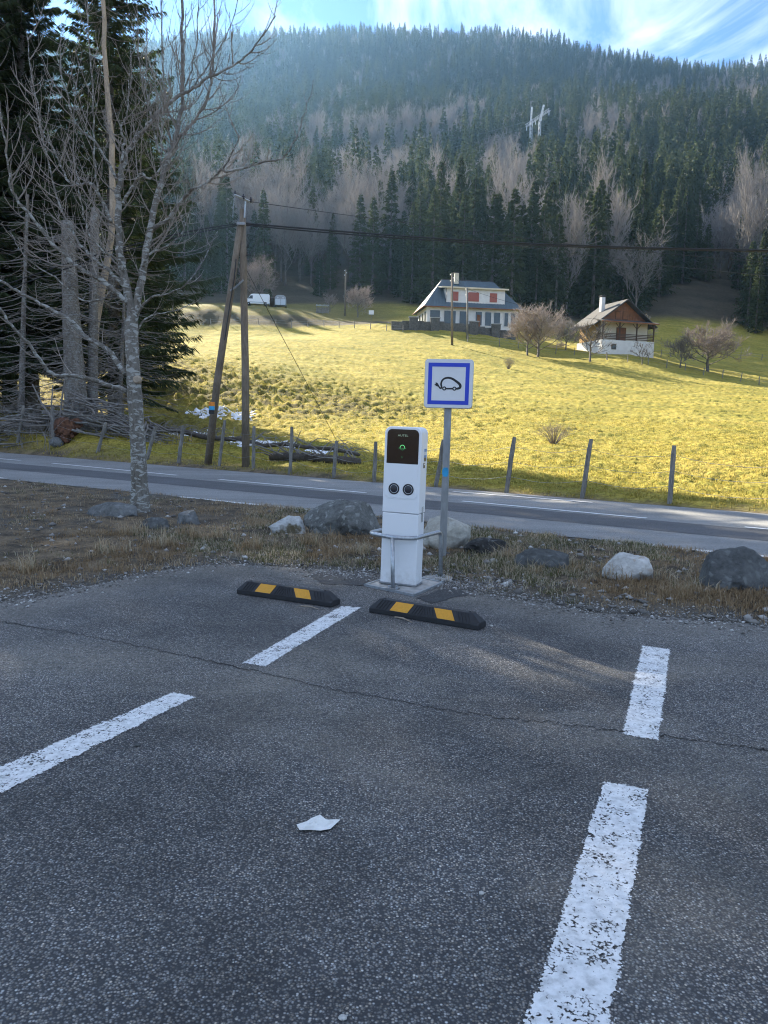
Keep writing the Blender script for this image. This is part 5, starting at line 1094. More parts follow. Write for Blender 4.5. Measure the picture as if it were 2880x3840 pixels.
stroke([(764, 322), (790, 322), (817, 321)], [0.009, 0.009])
stroke([(682, 282), (690, 290), (698, 297), (707, 305)], [0.016, 0.017, 0.014, 0.005])
for a, b in (((672, 288), (682, 293)), ((679, 275), (688, 282)), ((686, 273), (694, 281))): stroke([a, ((a[0]+b[0])/2, (a[1]+b[1])/2), b], [0.003, 0.003])
em.build('car_emblem', M['sign_black'], pan)
for u in (750, 831): x, z = sgp(u, 321); ring('emblem_wheel', x, z, 0.017, 0.0065, M['sign_black'], pan, -0.0669)
mb = MB(); z0 = 1.03; oc = [(0.052*math.cos(k*math.pi/4+0.39), z0+0.058*math.sin(k*math.pi/4+0.39)) for k in range(8)]; oc = [(min(x, 0.034), z) for x, z in oc]; oc = [(max(x, -0.04)-0.0, z) for x, z in oc]; extr(mb, oc, -0.0225, -0.0208); mb.build('sticker', M['sticker_blue'], sg)

# ------------------------------------------------------------------ wheel stops
def wheel_stop(pa, pb, label):
    A_, B_ = G(*pa), G(*pb); d = B_-A_; L = d.length; rz = math.atan2(d.y, d.x); ws = thing('wheel_stop', label, 'wheel stop', (A_.x, A_.y, 0), rz, 'rubber wheel stops')
    W, T, Hh, I = 0.155, 0.060, 0.118, 0.075; mb = MB(); b0 = 0.040
    prof = [(0, 0), (0, b0), ((W-T)/2, Hh), ((W+T)/2, Hh), (W, b0), (W, 0)]
    secs = [(0.0, [(0.0, 0), (0.0, b0), (0.03, 0.055), (W-0.03, 0.055), (W, b0), (W, 0)]), (I, prof), (L-I, prof), (L, [(0.0, 0), (0.0, b0), (0.03, 0.055), (W-0.03, 0.055), (W, b0), (W, 0)])]
    vs = [(x, y, z+0.002) for x, pr_ in secs for y, z in pr_]; fs = []
    for i in range(3):
        for j in range(6): fs.append((i*6+j, (i+1)*6+j, (i+1)*6+(j+1) % 6, i*6+(j+1) % 6))
    fs += [tuple(range(5, -1, -1))[::-1], tuple(range(18, 24))[::-1]]; mb.add(vs, fs); mb.build('rubber_body', M['rubber'], ws, False, None, 0.005)
    def sl(x, t): return (x, (W-T)/2*t, b0+(Hh-b0)*t+0.002)
    nx, nz = -(Hh-b0), (W-T)/2; nl = math.hypot(nx, nz); nrm = Vector((0, nx/nl, nz/nl))
    def para(x0, x1, sh, name, mat, pr_=0.003, t0=0.06, t1=0.95):
        q = [Vector(sl(x0, t0)), Vector(sl(x1, t0)), Vector(sl(x1+sh, t1)), Vector(sl(x0+sh, t1))]; mb = MB(); mb.add([tuple(p+nrm*pr_) for p in q]+[tuple(p-nrm*0.002) for p in q], [(0, 1, 2, 3), (7, 6, 5, 4), (0, 4, 5, 1), (1, 5, 6, 2), (2, 6, 7, 3), (3, 7, 4, 0)]); mb.build(name, mat, ws)
    para(0.20*L, 0.365*L, 0.04*L, 'yellow_reflector', M['yellow']); para(0.64*L, 0.795*L, -0.05*L, 'yellow_reflector', M['yellow'])
    for k in range(4):
        x = (0.06+0.03*k)*L; para(x, x+0.008, 0.04*L, 'rib', M['rubber'], 0.005); x = (0.83+0.03*k)*L; para(x, x+0.008, -0.04*L, 'rib', M['rubber'], 0.005)
        x = (0.40+0.025*k)*L; para(x, x+0.008, 0.035*L, 'rib', M['rubber'], 0.005); x = (0.52+0.025*k)*L; para(x, x+0.008, -0.035*L, 'rib', M['rubber'], 0.005)
    for x in (0.11*L, 0.89*L): mb = MB(); mb.lathe([(0.017, 0), (0.017, 0.004), (0.011, 0.005), (0.009, 0.001)], (x, W/2, Hh+0.001), 16); mb.build('bolt_cap', M['black_plastic'], ws)
    return ws
wheel_stop((511, 1283), (716, 1313), 'black and yellow rubber wheel stop in the bay away from the charger')
wheel_stop((797, 1323), (1033, 1363), 'black and yellow rubber wheel stop directly in front of the charger')
# litter
p = G(687, 1790); mb = MB(); out = [(-0.085, 0.0), (-0.05, 0.035), (-0.03, 0.045), (0.0, 0.085), (0.03, 0.055), (0.085, 0.045), (0.05, -0.015), (0.012, -0.03), (-0.02, -0.02), (-0.07, -0.035)]
vs = []; NR = 6
for k_ in range(NR):
    f_ = 1-k_/NR
    for x, y in out: vs.append((x*f_, y*f_+0.012*(1-f_), 0.004+0.030*abs(mnoise.noise((x*f_*26, y*f_*34, 1.7)))+0.008*(1-f_)))
vs.append((0, 0.012, 0.02)); fs_l = [(k_*10+i, k_*10+(i+1) % 10, (k_+1)*10+(i+1) % 10, (k_+1)*10+i) for k_ in range(NR-1) for i in range(10)]+[((NR-1)*10+i, (NR-1)*10+(i+1) % 10, NR*10) for i in range(10)]; mb.add(vs, fs_l)
o = mb.build('paper_scrap', M['paper'], None, False, (p.x, p.y, 0)); o.modifiers.new('t', 'SOLIDIFY').thickness = 0.001; tag(o, 'crumpled white paper scrap lying on the asphalt', 'paper')
for (pa, pb, r, lb) in (((853, 1334), (890, 1345), 0.007, 'pale twig lying against the wheel stop in front of the charger'), ((650, 1310), (690, 1317), 0.005, 'small pale twig beside the wheel stop away from the charger')):
    a, b = G(*pa), G(*pb); mb = MB(); mb.tube([a+Vector((0, -0.01, 0.008)), a.lerp(b, 0.5)+Vector((0, 0.012, 0.012)), b+Vector((0, -0.012, 0.006))], [r, r*0.9, r*0.5], 6); tag(mb.build('twig', M['pale_wood'], None, True), lb, 'twig')
for (px, row, s, lb, mt) in ((297, 1611, 0.018, 'dark pebble beside the end of a painted bay line', 'rock_dark'), (1040, 1931, 0.011, 'white pebble on the asphalt beside the long painted line', 'rock_white'), (1062, 1353, 0.016, 'pale pebble at the end of the wheel stop before the charger', 'rock_white'), (740, 2200, 0.013, 'white pebble on open asphalt in front of the paper scrap', 'rock_white')):
    p = G(px, row); tag(link('pebble', rock_mesh('pebble', s, s*0.8, s*0.55, px, M[mt], 2), None, (p.x, p.y, s*0.35)), lb, 'pebble')

# ------------------------------------------------------------------ blue-roofed house on the terrace
def wbox(parent, name, mat, c, s, bev=0.0): mb = MB(); mb.box(c, s); return mb.build(name, mat, parent, False, None, bev)
h1 = Y(916, 660, 136.0); zE = h1.z; zB = zE-3.3
H1 = thing('hip_roof_house', 'white house with a blue-grey hipped roof, long dormer and red shutters', 'house', (h1.x, h1.y, zB), math.radians(8))
EW, ED, EH, RH, HI = 17.8, 11.0, 3.3, 5.5, 4.15     # eave size, eave height, roof rise, hip inset
wl_, wr_, wf_, wbk = 0.7, EW-0.7, 0.8, ED-0.7
wbox(H1, 'wall', M['wall_white'], ((wl_+wr_)/2, (wf_+wbk)/2, EH/2-0.6), (wr_-wl_, wbk-wf_, EH+1.2))
rc = [Vector(p) for p in ((0, 0, EH), (EW, 0, EH), (EW, ED, EH), (0, ED, EH), (HI, ED/2, EH+RH), (EW-HI, ED/2, EH+RH))]
for q in ((0, 1, 5, 4), (1, 2, 5), (2, 3, 4, 5), (3, 0, 4)):
    mb = MB(); mb.slab([rc[i] for i in q], 0.16); o = mb.build('roof_slope', M['roof_blue'], H1)
    if q == (0, 1, 5, 4):
        for k in range(34):
            x = 0.3+k*(EW-0.6)/33; t = min(1.0, x/HI, (EW-x)/HI); sm = MB(); sm.tube([(x, 0.02, EH+0.03), (x, ED/2*t, EH+RH*t+0.03)], 0.035, 4); sm.build('roof_seam', M['roof_blue'], o)
mb = MB(); mb.tube([rc[4]+Vector((0, 0, 0.03)), rc[5]+Vector((0, 0, 0.03))], 0.12, 6); mb.build('ridge_cap', M['roof_grey'], H1)
mb = MB(); mb.tube([(0, -0.08, EH-0.08), (EW, -0.08, EH-0.08)], 0.09, 6); mb.build('gutter', M['brown_wood'], H1)
mb = MB(); mb.tube([(-0.06, 0, EH-0.08), (-0.06, ED, EH-0.08)], 0.09, 6); mb.build('gutter', M['brown_wood'], H1)
def win(parent, x, z, w, h, yv, mat, frame='wall_white', name='window'):
    f = wbox(parent, name, M[frame], (x, yv, z), (w+0.2, 0.10, h+0.2)); g = wbox(f, 'pane', M[mat], (x, yv-0.052, z), (w, 0.02, h)); return f
for x0, x1 in ((1.25, 3.0), (3.75, 5.8), (6.5, 7.9), (9.4, 10.5), (11.1, 12.2), (12.7, 13.8), (14.6, 15.3), (15.8, 16.6)): win(H1, (x0+x1)/2, 1.55, x1-x0, 2.3, wf_-0.03, 'glass_dark')
wbox(H1, 'door', M['brown_wood'], (9.95, wf_-0.11, 1.2), (0.6, 0.05, 2.0))
for k, y0 in enumerate((2.0, 4.6, 7.2)):
    f = wbox(H1, 'window', M['wall_white'], (wl_-0.03, y0, 1.5), (0.1, 1.7, 2.3)); wbox(f, 'pane', M['glass_dark'], (wl_-0.09, y0, 1.5), (0.03, 1.4, 2.1))
# shed dormer
def hx(px, row, yl): p = Y(px, row, 0); return p
dx0, dx1, dyf = 4.1, 14.6, 0.9
dz0 = EH+RH*dyf/(ED/2)-0.1; dz1 = dz0+2.55
mb = MB(); mb.add([(dx0, dyf, dz0), (dx1, dyf, dz0), (dx1, dyf, dz1), (dx0, dyf, dz1), (dx0, dyf+3.0, dz1+0.2), (dx1, dyf+3.0, dz1+0.2), (dx0, dyf+3.0, dz0), (dx1, dyf+3.0, dz0)], [(0, 1, 2, 3), (3, 2, 5, 4), (1, 7, 5, 2), (0, 3, 4, 6), (6, 4, 5, 7), (0, 6, 7, 1)]); dm = mb.build('dormer', M['wall_white'], H1)
mb = MB(); mb.slab([(dx0-0.9, dyf-0.5, dz1+0.05), (dx1+0.5, dyf-0.5, dz1+0.05), (dx1+0.5, dyf+3.6, dz1+0.75), (dx0-0.9, dyf+3.6, dz1+0.75)], 0.14); mb.build('dormer_roof', M['roof_blue'], dm)
mb = MB(); mb.box(((dx0+dx1)/2-0.2, dyf-0.53, dz1+0.02), (dx1-dx0+1.5, 0.05, 0.26)); mb.build('dormer_fascia', M['wall_cream'], dm)
for x, w in ((5.55, 1.3), (8.9, 2.0), (12.5, 1.3)):
    sh = wbox(dm, 'shutter', M['shutter'], (x, dyf-0.04, dz0+1.15), (w, 0.08, 1.55))
    for k in range(int(w/0.33)+1): wbox(sh, 'shutter_board', M['shutter'], (x-w/2+0.165+k*0.33, dyf-0.09, dz0+1.15), (0.29, 0.03, 1.5)) if x-w/2+0.165+k*0.33 < x+w/2 else None
ck = wbox(H1, 'chimney', M['wall_cream'], (6.6, ED/2-0.9, EH+RH+0.1), (0.75, 0.6, 1.9)); wbox(ck, 'chimney_cap', M['roof_grey'], (6.6, ED/2-0.9, EH+RH+1.12), (0.95, 0.8, 0.12))
mb = MB(); mb.tube([(dx0-0.1, dyf-0.3, dz1), (dx0-0.1, dyf-0.1, dz1-0.5), (dx0-0.1, dyf-0.1, dz0)], 0.05, 5); mb.build('downpipe', M['roof_grey'], dm)
# garden wall in front of it
gw = thing('garden_wall', 'dark stone garden wall with square pillars below the blue-roofed house', 'wall', (0, 0, 0))
wpx = [(845, 697), (888, 700), (936, 704), (1000, 712), (1020, 716), (1070, 723), (1112, 733)]; WP = []
for px, row in wpx: p = hit(px, row, 95, 150); p.y = min(p.y, 133.5); p.z = hgt(p.x, p.y); WP.append(p)
for i in range(len(WP)-1):
    a, b = WP[i], WP[i+1]; d = b-a; n = max(1, int(d.xy.length/1.4))
    for k in range(n):
        p, q = a.lerp(b, k/n), a.lerp(b, (k+1)/n); m_ = (p+q)/2; hh = 1.35+0.12*math.sin(k*2.1+i); mb = MB(); mb.box((m_.x, m_.y, m_.z+hh/2-0.3), ((q-p).xy.length, 0.45, hh+0.6), math.atan2(d.y, d.x)); mb.build('wall_block', M['stone_wall'], gw, False, None, 0.05)
for px, row in ((890, 700), (936, 705), (1021, 716), (1068, 723)):
    p = hit(px, row, 95, 150); p.y = min(p.y, 133.2); z = hgt(p.x, p.y); mb = MB(); mb.box((p.x, p.y-0.1, z+0.85), (1.5, 0.8, 2.3)); o = mb.build('pillar', M['stone_wall'], gw, False, None, 0.06); mb = MB(); mb.box((p.x, p.y-0.1, z+2.06), (1.75, 1.0, 0.14)); mb.build('pillar_cap', M['concrete'], o)

# ------------------------------------------------------------------ chalet
c0 = Y(1299, 762, 122.0); zb2 = c0.z
C2 = thing('chalet', 'small chalet with white plinth, brown gable and railed porch', 'house', (c0.x, c0.y, zb2), math.radians(17))
FW, FD, PH, WH, AP = 9.5, 7.4, 2.05, 3.15, 3.4
wbox(C2, 'plinth', M['wall_white'], (FW/2, FD/2, PH/2-1.0), (FW, FD, PH+2.0))
wbox(C2, 'wall', M['wall_cream'], (FW/2+0.35, FD/2+0.9, PH+WH/2), (FW-0.9, FD-1.9, WH))
for k in range(9): wbox(C2, 'wall_board', M['ochre_wood'], (0.28, 2.2+k*0.58, PH+WH/2-0.2), (0.06, 0.55, WH+0.6))
zr = PH+WH
mb = MB(); mb.add([(0.2, 1.78, zr-0.05), (FW-0.1, 1.78, zr-0.05), (FW/2, 1.78, zr+AP-0.15)], [(0, 1, 2)]); mb.add([(0.2, FD, zr-0.05), (FW-0.1, FD, zr-0.05), (FW/2, FD, zr+AP-0.15)], [(2, 1, 0)]); gb_ = mb.build('gable', M['brown_wood'], C2)
for k in range(16):
    x = 0.5+k*0.565; hh = (AP-0.15)*(1-abs(x-FW/2)/(FW/2))-0.12
    if hh > 0.1: wbox(gb_, 'gable_board', M['brown_wood'], (x, 1.75, zr-0.05+hh/2), (0.52, 0.05, hh))
for x in (3.75, 5.05):
    f = wbox(gb_, 'window', M['dark_wood'], (x, 1.70, zr+0.95), (0.95, 0.08, 1.25)); wbox(f, 'shutter', M['brown_wood'], (x, 1.65, zr+0.95), (0.8, 0.04, 1.1))
ov = 0.9; sl_ = AP/(FW/2); rt = Vector((FW/2, 0, zr+AP))
for sgn in (-1, 1):
    ex_ = FW/2+sgn*(FW/2+ov); ez = zr-ov*sl_; q = [(FW/2, 0.7, zr+AP), (FW/2, FD+0.8, zr+AP), (ex_, FD+0.8, ez), (ex_, 0.7, ez)]
    if sgn < 0: q = q[::-1]
    mb = MB(); mb.slab(q[::-1] if sgn > 0 else q[::-1], 0.16); mb.build('roof_slope', M['roof_grey'], C2)
    mb = MB(); mb.tube([(FW/2, 0.68, zr+AP-0.1), (ex_, 0.68, ez-0.1)], 0.10, 4); mb.build('barge_board', M['roof_grey'], C2)
ck = wbox(C2, 'chimney', M['wall_white'], (2.6, 4.6, zr+AP-0.5), (0.65, 0.65, 2.3)); wbox(ck, 'chimney_cap', M['roof_grey'], (2.6, 4.6, zr+AP+0.85), (0.85, 0.85, 0.12))
mb = MB(); mb.slab([(-0.4, -0.35, zr-0.25), (FW+0.5, -0.35, zr-0.25), (FW+0.5, 1.8, zr+0.25), (-0.4, 1.8, zr+0.25)], 0.14); mb.build('porch_roof', M['roof_grey'], C2)
wbox(C2, 'porch_fascia', M['brown_wood'], (FW/2+0.05, -0.38, zr-0.36), (FW+0.9, 0.05, 0.2))
for x in (0.15, 3.15, 6.25, FW-0.12):
    p_ = wbox(C2, 'porch_post', M['dark_wood'], (x, 0.12, PH+WH/2-0.15), (0.17, 0.17, WH-0.3))
    for sx in (-1, 1):
        if 0 < x+sx*0.8 < FW: mb = MB(); mb.tube([(x, 0.12, PH+WH-1.3), (x+sx*0.75, 0.12, PH+WH-0.5)], 0.06, 4); mb.build('knee_brace', M['dark_wood'], p_)
rlng = wbox(C2, 'railing', M['dark_wood'], (FW/2, 0.10, PH+0.98), (FW-0.1, 0.10, 0.12))
for z in (0.25, 0.50, 0.75): wbox(rlng, 'rail_board', M['dark_wood'], (FW/2, 0.08, PH+z), (FW-0.1, 0.06, 0.13))
for z in (0.25, 0.50, 0.75, 0.98): wbox(rlng, 'rail_board', M['dark_wood'], (0.10, 1.0, PH+z), (0.06, 1.7, 0.13))
d_ = wbox(C2, 'door', M['brown_wood'], (4.55, 1.80, PH+1.08), (1.55, 0.08, 2.1)); wbox(d_, 'door_frame', M['dark_wood'], (4.55, 1.83, PH+1.12), (1.75, 0.06, 2.25))
f = wbox(C2, 'window', M['dark_wood'], (2.15, -0.02, 1.05), (0.85, 0.06, 0.85)); wbox(f, 'pane', M['glass_dark'], (2.15, -0.06, 1.05), (0.65, 0.03, 0.65))

# ------------------------------------------------------------------ white van, horse trailer, shelter, woodshed
v0 = hit(556, 662, 140, 200); vy = 166.0; v0 = Vector((Y(556, 662, vy).x, vy, 0)); v0.z = hgt(v0.x, vy)
van = thing('white_van', 'white panel van parked on the terrace by the rounded bare tree', 'van', v0, math.radians(6)); van.scale = (0.95, 0.95, 0.95)
side = [(-2.75, 0.35), (2.65, 0.35), (2.72, 0.6), (2.72, 2.35), (2.5, 2.5), (-0.9, 2.5), (-1.35, 2.35), (-2.05, 1.45), (-2.7, 1.2), (-2.8, 0.9)]
mb = MB(); extr(mb, side[::1], -0.98, 0.98); mb.build('body', M['van_white'], van, False, None, 0.06, 2)
mb = MB(); extr(mb, [(-1.95, 1.42), (-0.95, 1.42), (-0.95, 2.12), (-1.42, 2.12)], -1.0, -0.96); mb.build('side_window', M['glass_dark'], van)
mb = MB(); mb.slab([(-2.08, -0.8, 1.50), (-1.36, -0.75, 2.36), (-1.36, 0.75, 2.36), (-2.08, 0.8, 1.50)], 0.05); mb.build('windscreen', M['glass_dark'], van)
for x in (-1.85, 1.75):
    for y in (-0.92, 0.92): mb = MB(); mb.lathe([(0.36, -0.1), (0.36, 0.1), (0.22, 0.11)], (0, 0, 0), 14); o = mb.build('wheel', M['tyre'], van, True, (x, y, 0.36)); o.rotation_euler = (math.pi/2, 0, 0); wbox(o, 'hub', M['galv'], (0, 0, 0.1), (0.2, 0.2, 0.04))
for z in (0.55,): wbox(van, 'side_trim', M['galv_dull'], (0.2, -0.99, 0.7), (4.0, 0.04, 0.12))
wbox(van, 'mirror', M['black_plastic'], (-1.8, -1.12, 1.55), (0.12, 0.22, 0.3)); wbox(van, 'headlight', M['alu'], (-2.74, -0.75, 0.98), (0.1, 0.3, 0.22)); wbox(van, 'tail_light', M['shutter'], (2.72, -0.9, 1.0), (0.04, 0.1, 0.4))
t0 = Vector((Y(606, 662, vy).x, vy, 0)); t0.z = hgt(t0.x, vy); hb = thing('horse_trailer', 'small grey round-topped horse trailer beside the white van', 'trailer', t0, math.radians(6))
mb = MB(); extr(mb, rounded(2.35, 0.4, 2.5, 0.75, 8), -1.2, 1.2); mb.build('body', M['rust'] if False else M['galv_dull'], hb, False, None, 0.04)
for x in (-0.55, 0.55): wbox(hb, 'door_panel', M['galv'], (x, -1.22, 1.1), (0.95, 0.04, 1.2)); mb = MB(); mb.lathe([(0.16, 0), (0.16, 0.04)], (0, 0, 0), 12); o = mb.build('vent', M['alu'], hb, True, (x, -1.2, 1.95)); o.rotation_euler = (math.pi/2, 0, 0)
for x in (-1.15, 1.15): mb = MB(); mb.lathe([(0.32, -0.1), (0.32, 0.1)], (0, 0, 0), 12); o = mb.build('wheel', M['tyre'], hb, True, (x, 0, 0.32)); o.rotation_euler = (0, math.pi/2, 0)
s0 = Vector((Y(588, 662, vy+1).x, vy+1.2, 0)); s0.z = hgt(s0.x, s0.y); sh_ = thing('open_shelter', 'small dark open shelter between the van and the horse trailer', 'shelter', s0, 0)
wbox(sh_, 'roof', M['rust'], (0, 0, 1.95), (1.9, 1.8, 0.1)); wbox(sh_, 'back_wall', M['dark_wood'], (0, 0.8, 0.95), (1.7, 0.08, 1.9))
for x in (-0.8, 0.8): wbox(sh_, 'post', M['dark_wood'], (x, -0.75, 0.95), (0.1, 0.1, 1.9))
w0 = hit(697, 668, 120, 190); wy = 158.0; w0 = Vector((Y(697, 668, wy).x, wy, 0)); w0.z = hgt(w0.x, wy); wsd = thing('woodshed', 'little open woodshed with corrugated white roof on the terrace', 'shed', w0, 0.05)
mb = MB()
mb.slab([(-1.35, -0.9, 1.5), (1.35, -0.9, 1.5), (1.35, 0.9, 1.75), (-1.35, 0.9, 1.75)], 0.06); rf = mb.build('roof', M['galv'], wsd)
for k in range(10): wbox(rf, 'corrugation', M['galv'], (-1.2+k*0.266, -0.02, 1.66), (0.09, 1.75, 0.1))
for x in (-1.2, 0, 1.2): wbox(wsd, 'post', M['wood_grey'], (x, -0.8, 0.72), (0.1, 0.1, 1.5))
for k in range(5): wbox(wsd, 'board', M['wood_grey'], (0, -0.72, 0.16+k*0.22), (2.4, 0.04, 0.18))
s1 = Vector((Y(802, 682, 145).x, 145, 0)); s1.z = hgt(s1.x, 145); fs_ = thing('field_sign', 'small blank white board on a post beside the far fence', 'sign', s1); wbox(fs_, 'board', M['sign_white'], (0, 0, 1.75), (0.95, 0.05, 0.75)); wbox(fs_, 'post', M['wood_grey'], (0, 0.05, 0.8), (0.1, 0.08, 1.7))

# ------------------------------------------------------------------ far poles
for (px, rb, rt_, yv, lb) in ((745, 676, 582, 160, 'slim wooden utility pole standing beside the woodshed'), (977, 740, 590, 118, 'tall wooden utility pole on the meadow in front of the blue-roofed house, taller one'), (1010, 733, 622, 128, 'shorter grey utility pole by the garden wall of the blue-roofed house')):
    b = Y(px, rb, yv); g = hgt(b.x, yv); tp_ = Y(px+(2 if px < 900 else -0.5), rt_, yv); u = thing('utility_pole', lb, 'utility pole', (b.x, yv, g)); mb = MB(); mb.tube([(0, 0, -0.5), (tp_.x-b.x, 0, tp_.z-g)], [0.19, 0.13], 8); mb.build('pole', M['wood_pole'] if px != 1010 else M['wood_grey'], u, True)
    for k in range(3): mb = MB(); mb.lathe([(0.05, 0), (0.09, 0.06), (0.05, 0.18)], (tp_.x-b.x+(0.2 if k % 2 else -0.2), 0, tp_.z-g-0.3-0.45*k), 8); mb.build('insulator', M['sign_white'], u)
def far_wire(a, b, ya, yb, sag, lb, r=0.02):
    P, Q = Y(*a, ya), Y(*b, yb); mb = MB(); mb.tube([P.lerp(Q, t/16)+Vector((0, 0, -sag*4*(t/16)*(1-t/16))) for t in range(17)], r, 4); tag(mb.build('overhead_wire', M['cable']), lb, 'wire')
far_wire((1010, 624), (1290, 690), 128, 121, 0.6, 'thin wire from the shorter pole down to the chalet')
far_wire((977, 592), (1010, 624), 118, 128, 0.2, 'thin wire linking the two poles by the blue-roofed house')
far_wire((745, 584), (590, 590), 160, 175, 0.8, 'thin wire leaving the pole beside the woodshed')

# ------------------------------------------------------------------ far fences
def field_fence(label, pxs, yr, hpost=1.15, gap=2.6):
    t = thing('field_fence', label, 'fence', (0, 0, 0)); P = []
    for px, row in pxs: p = hit(px, row, yr[0], yr[1]); p.y = min(max(p.y, yr[0]), yr[1]); p = Y(px, row, p.y); P.append(Vector((p.x, p.y, 0)))
    pts = []
    for i in range(len(P)-1):
        n = max(1, int((P[i+1]-P[i]).length/gap))
        for k in range(n): pts.append(P[i].lerp(P[i+1], k/n))
    pts.append(P[-1]); top = []
    for p in pts:
        z = hgt(p.x, p.y); l = Vector((random.gauss(0.03, 0.10), 0, hpost*random.uniform(0.85, 1.15))); mb = MB(); mb.tube([(p.x, p.y, z-0.3), (p.x+l.x, p.y, z+l.z)], [0.075, 0.06], 5); mb.build('fence_post', M['wood_grey'], t); top.append(Vector((p.x+l.x*0.8, p.y-0.06, z+l.z*0.85)))
    for dz in (0.0, -0.42):
        mb = MB()
        for i in range(len(top)-1): mb.tube([top[i]+Vector((0, 0, dz)), top[i+1]+Vector((0, 0, dz))], 0.012, 3, False)
        mb.build('wire', M['galv_dull'], t)
field_fence('post and wire fence along the top edge of the meadow below the van', [(455, 701), (560, 700), (700, 705), (800, 711), (870, 717)], (120, 142))
field_fence('post and wire fence running downhill from the garden wall to the chalet', [(1010, 738), (1080, 748), (1160, 759), (1240, 767), (1310, 776)], (100, 125))
field_fence('post and wire fence below the chalet continuing across the meadow', [(1312, 777), (1400, 788), (1480, 800), (1560, 816), (1640, 832), (1690, 842)], (90, 122))
field_fence('post and wire fence on the slope behind the round pollarded tree', [(1405, 770), (1470, 772), (1540, 772), (1600, 774), (1690, 782)], (118, 150))

# ------------------------------------------------------------------ garden and orchard trees
def orchard(px, rb, rt_, wpx_, y, label, seed, mat='bare_far', lv=(11, 8, 7, 6), name='bare_tree', base=0.22, w=0.035):
    b = Y(px, rb, y); g = hgt(b.x, y); H = (Y(px, rt_, y).z-g); wm = wpx_*PS/FPX*y; tm, V, F = bare_tree_mesh(10.0, 0.95, seed, lv, w*10/max(H, 1.0), 0.55, base, 0.24)
    V = np.array([tuple(v) for v in V]); ext_ = np.percentile(np.abs(V[:, :2]), 97); kz = H/np.percentile(V[:, 2], 99.5); kx = wm/2/ext_
    t = thing(name, label, 'tree', (b.x, y, g-0.1)); V[:, 0] *= kx; V[:, 1] *= kx; V[:, 2] *= kz; link('crown', tri_mesh('crown', V, F, M[mat]), t); tm.v = [(x*kx, yv*kx, z*kz) for x, yv, z in tm.v]; tm.build('trunk', M['trunk_far'], t)
orchard(550, 640, 552, 74, 172, 'dense rounded reddish leafless tree behind the white van', 601, 'bare_red', (15, 8, 7, 6))
orchard(773, 674, 616, 52, 160, 'small leafless tree beside the slim pole on the terrace', 602, 'bare_red')
orchard(713, 664, 632, 30, 166, 'reddish leafless bush behind the woodshed', 603, 'bare_red', (9, 5, 5, 4))
orchard(1140, 760, 672, 74, 116, 'leafless orchard tree beside the garden wall, the smaller of two', 604, 'bare_red')
orchard(1162, 762, 655, 110, 115, 'large leafless orchard tree between the two houses', 605, 'bare_red', (13, 8, 7, 6))
orchard(1275, 768, 680, 96, 112, 'open-crowned leafless tree in front of the chalet side wall', 606, 'trunk_far', (9, 5, 4, 3))
orchard(1388, 768, 733, 40, 114, 'small leafless sapling in front of the chalet plinth', 607, 'trunk_far', (7, 4, 4, 3))
orchard(1530, 782, 694, 118, 118, 'broad domed pollarded tree with pale upright shoots beyond the chalet', 608, 'bare_red', (15, 8, 8, 6))
orchard(1470, 778, 718, 58, 117, 'low spreading leafless tree between the chalet and the domed pollard', 609, 'trunk_far', (9, 6, 5, 4))
orchard(1222, 745, 690, 60, 128, 'tangled leafless tree behind the large orchard tree', 610, 'bare_far')
orchard(1375, 720, 682, 60, 137, 'reddish leafless treetop showing behind the chalet roof', 611, 'bare_red')
def bush(px, row, wpx_, hpx, y, label, seed):
    p = hit(px, row, y*0.6, y*1.6); r = random.Random(seed); w = wpx_*PS/FPX*p.y; h = hpx*PS/FPX*p.y; mb = MB()
    for k in range(70):
        az = r.uniform(0, 6.28); s = math.sqrt(r.random())*w/2; hh = h*r.uniform(0.5, 1.0)*(1-0.35*(s/(w/2))); e = Vector((math.cos(az)*s, math.sin(az)*s, hh)); m_ = e*0.5+Vector((0, 0, hh*0.12)); mb.tube([(e.x*0.12, e.y*0.12, -0.05), m_, e], [0.010, 0.007, 0.003], 3, False)
        for q in range(4): f = r.uniform(0.35, 0.9); st = m_.lerp(e, f); mb.tube([st, st+Vector((r.gauss(0, 0.15), r.gauss(0, 0.15), r.uniform(0.05, 0.3)))*h], [0.005, 0.002], 3, False)
    t = thing('bare_bush', label, 'bush', p); mb.build('branches', M['bare_red'], t)
bush(1196, 957, 100, 50, 30, 'twiggy leafless bush on the meadow slope behind the fence posts', 701)
bush(1098, 797, 30, 30, 85, 'small twiggy bush on the upper meadow below the orchard', 702)
bush(1420, 1262, 6, 6, 9, 'short dead weed stalk beside the white boulder', 703)

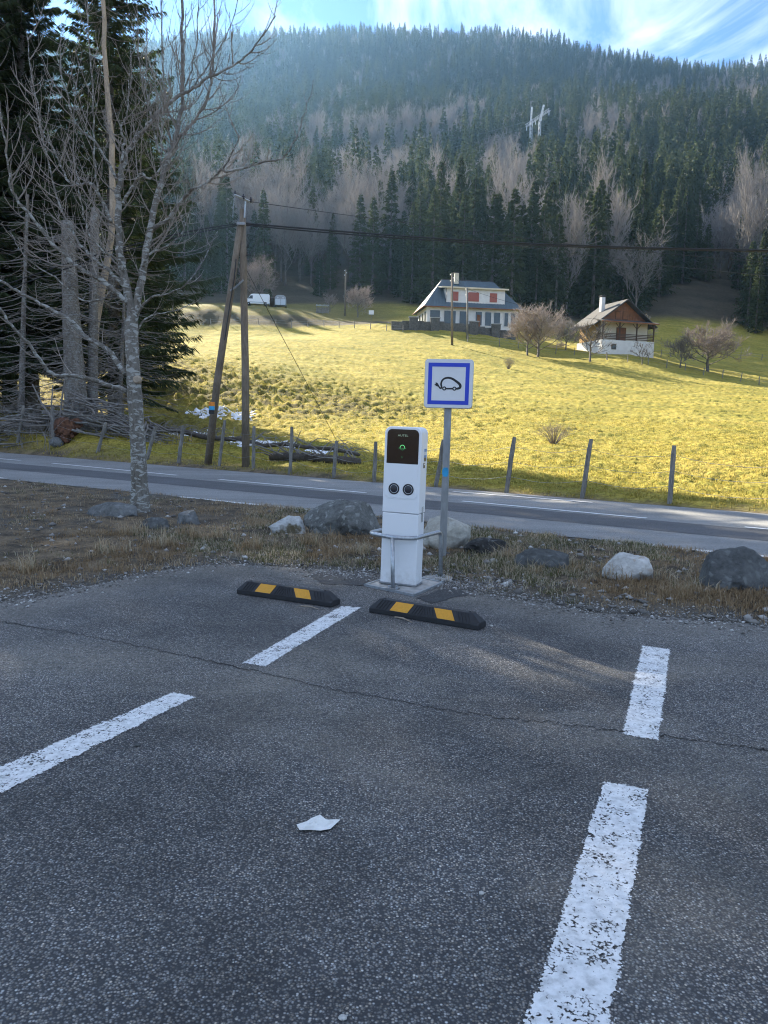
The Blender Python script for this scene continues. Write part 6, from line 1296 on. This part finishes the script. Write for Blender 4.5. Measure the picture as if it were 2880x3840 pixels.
# ------------------------------------------------------------------ lattice pylon on the mountainside
PYy = 470.0; pyl = thing('lattice_pylon', 'pale steel lattice pylon with a slanting crossarm above the treetops', 'pylon', (0, 0, 0))
def bar(parent, name, a, b, r=0.3, ya=PYy, yb=PYy): mb = MB(); mb.tube([Y(*a, ya), Y(*b, yb)], r, 4); return mb.build(name, M['pylon'], parent)
def lattice(name, a, b, w, n, r=0.11):
    P, Q = Y(*a, PYy), Y(*b, PYy); d = (Q-P).normalized(); s = d.cross(Vector((0, 1, 0))).normalized()*w; mb = MB(); mb.tube([P+s, Q+s], r, 4); mb.tube([P-s, Q-s], r, 4)
    f = Vector((0, w*1.2, 0)); mb.tube([P+f, Q+f], r, 4)
    for k in range(n):
        u, v = P.lerp(Q, k/n), P.lerp(Q, (k+1)/n); mb.tube([u+s, v-s], r*0.7, 3, False); mb.tube([u-s, v+s], r*0.7, 3, False); mb.tube([u+f, v+s], r*0.7, 3, False); mb.tube([u+f, v-s], r*0.7, 3, False)
    return mb.build(name, M['pylon'], pyl)
lattice('crossarm', (1136, 272), (1188, 236), 0.8, 9); lattice('peak', (1147, 262), (1149, 231), 0.4, 5, 0.14); lattice('peak', (1166, 262), (1175, 226), 0.45, 6, 0.14)
lattice('leg', (1147, 262), (1146, 420), 0.7, 16); lattice('leg', (1166, 262), (1160, 420), 0.7, 16)
for px, row in ((1138, 273), (1150, 264), (1157, 260), (1170, 252), (1186, 240)): bar(pyl, 'insulator', (px, row), (px-0.3, row+9), 0.22)
for k, (a, b) in enumerate((((1137, 281), (300, 440)), ((1157, 268), (300, 415)), ((1186, 248), (300, 390)))):
    P, Q = Y(*a, PYy), Y(*b, 330); mb = MB(); mb.tube([P.lerp(Q, t/14)+Vector((0, 0, -6*4*(t/14)*(1-t/14))) for t in range(15)], 0.035, 3); tag(mb.build('power_line', M['pylon'] if False else M['galv_dull']), ('lowest', 'middle', 'topmost')[k]+' power line running from the lattice pylon across the forest', 'power line')
    Q = Y(1800, 330+14*k, 620); mb = MB(); mb.tube([P.lerp(Q, t/14)+Vector((0, 0, -6*4*(t/14)*(1-t/14))) for t in range(15)], 0.035, 3); tag(mb.build('power_line', M['galv_dull']), ('lowest', 'middle', 'topmost')[k]+' power line leaving the lattice pylon towards the ridge', 'power line')

# ------------------------------------------------------------------ valley haze
t_ = NT('haze_air'); t_.n.remove(t_.b); pv = t_.new('ShaderNodeVolumePrincipled'); pv.inputs['Color'].default_value = (0.30, 0.58, 1.0, 1); pv.inputs['Density'].default_value = HAZE; pv.inputs['Anisotropy'].default_value = 0.6
t_.l(pv.outputs[0], t_.out.inputs['Volume'])
mb = MB(); mb.box((0, 250, 330), (4600, 3700, 664)); kind(mb.build('haze', t_.m), 'stuff')
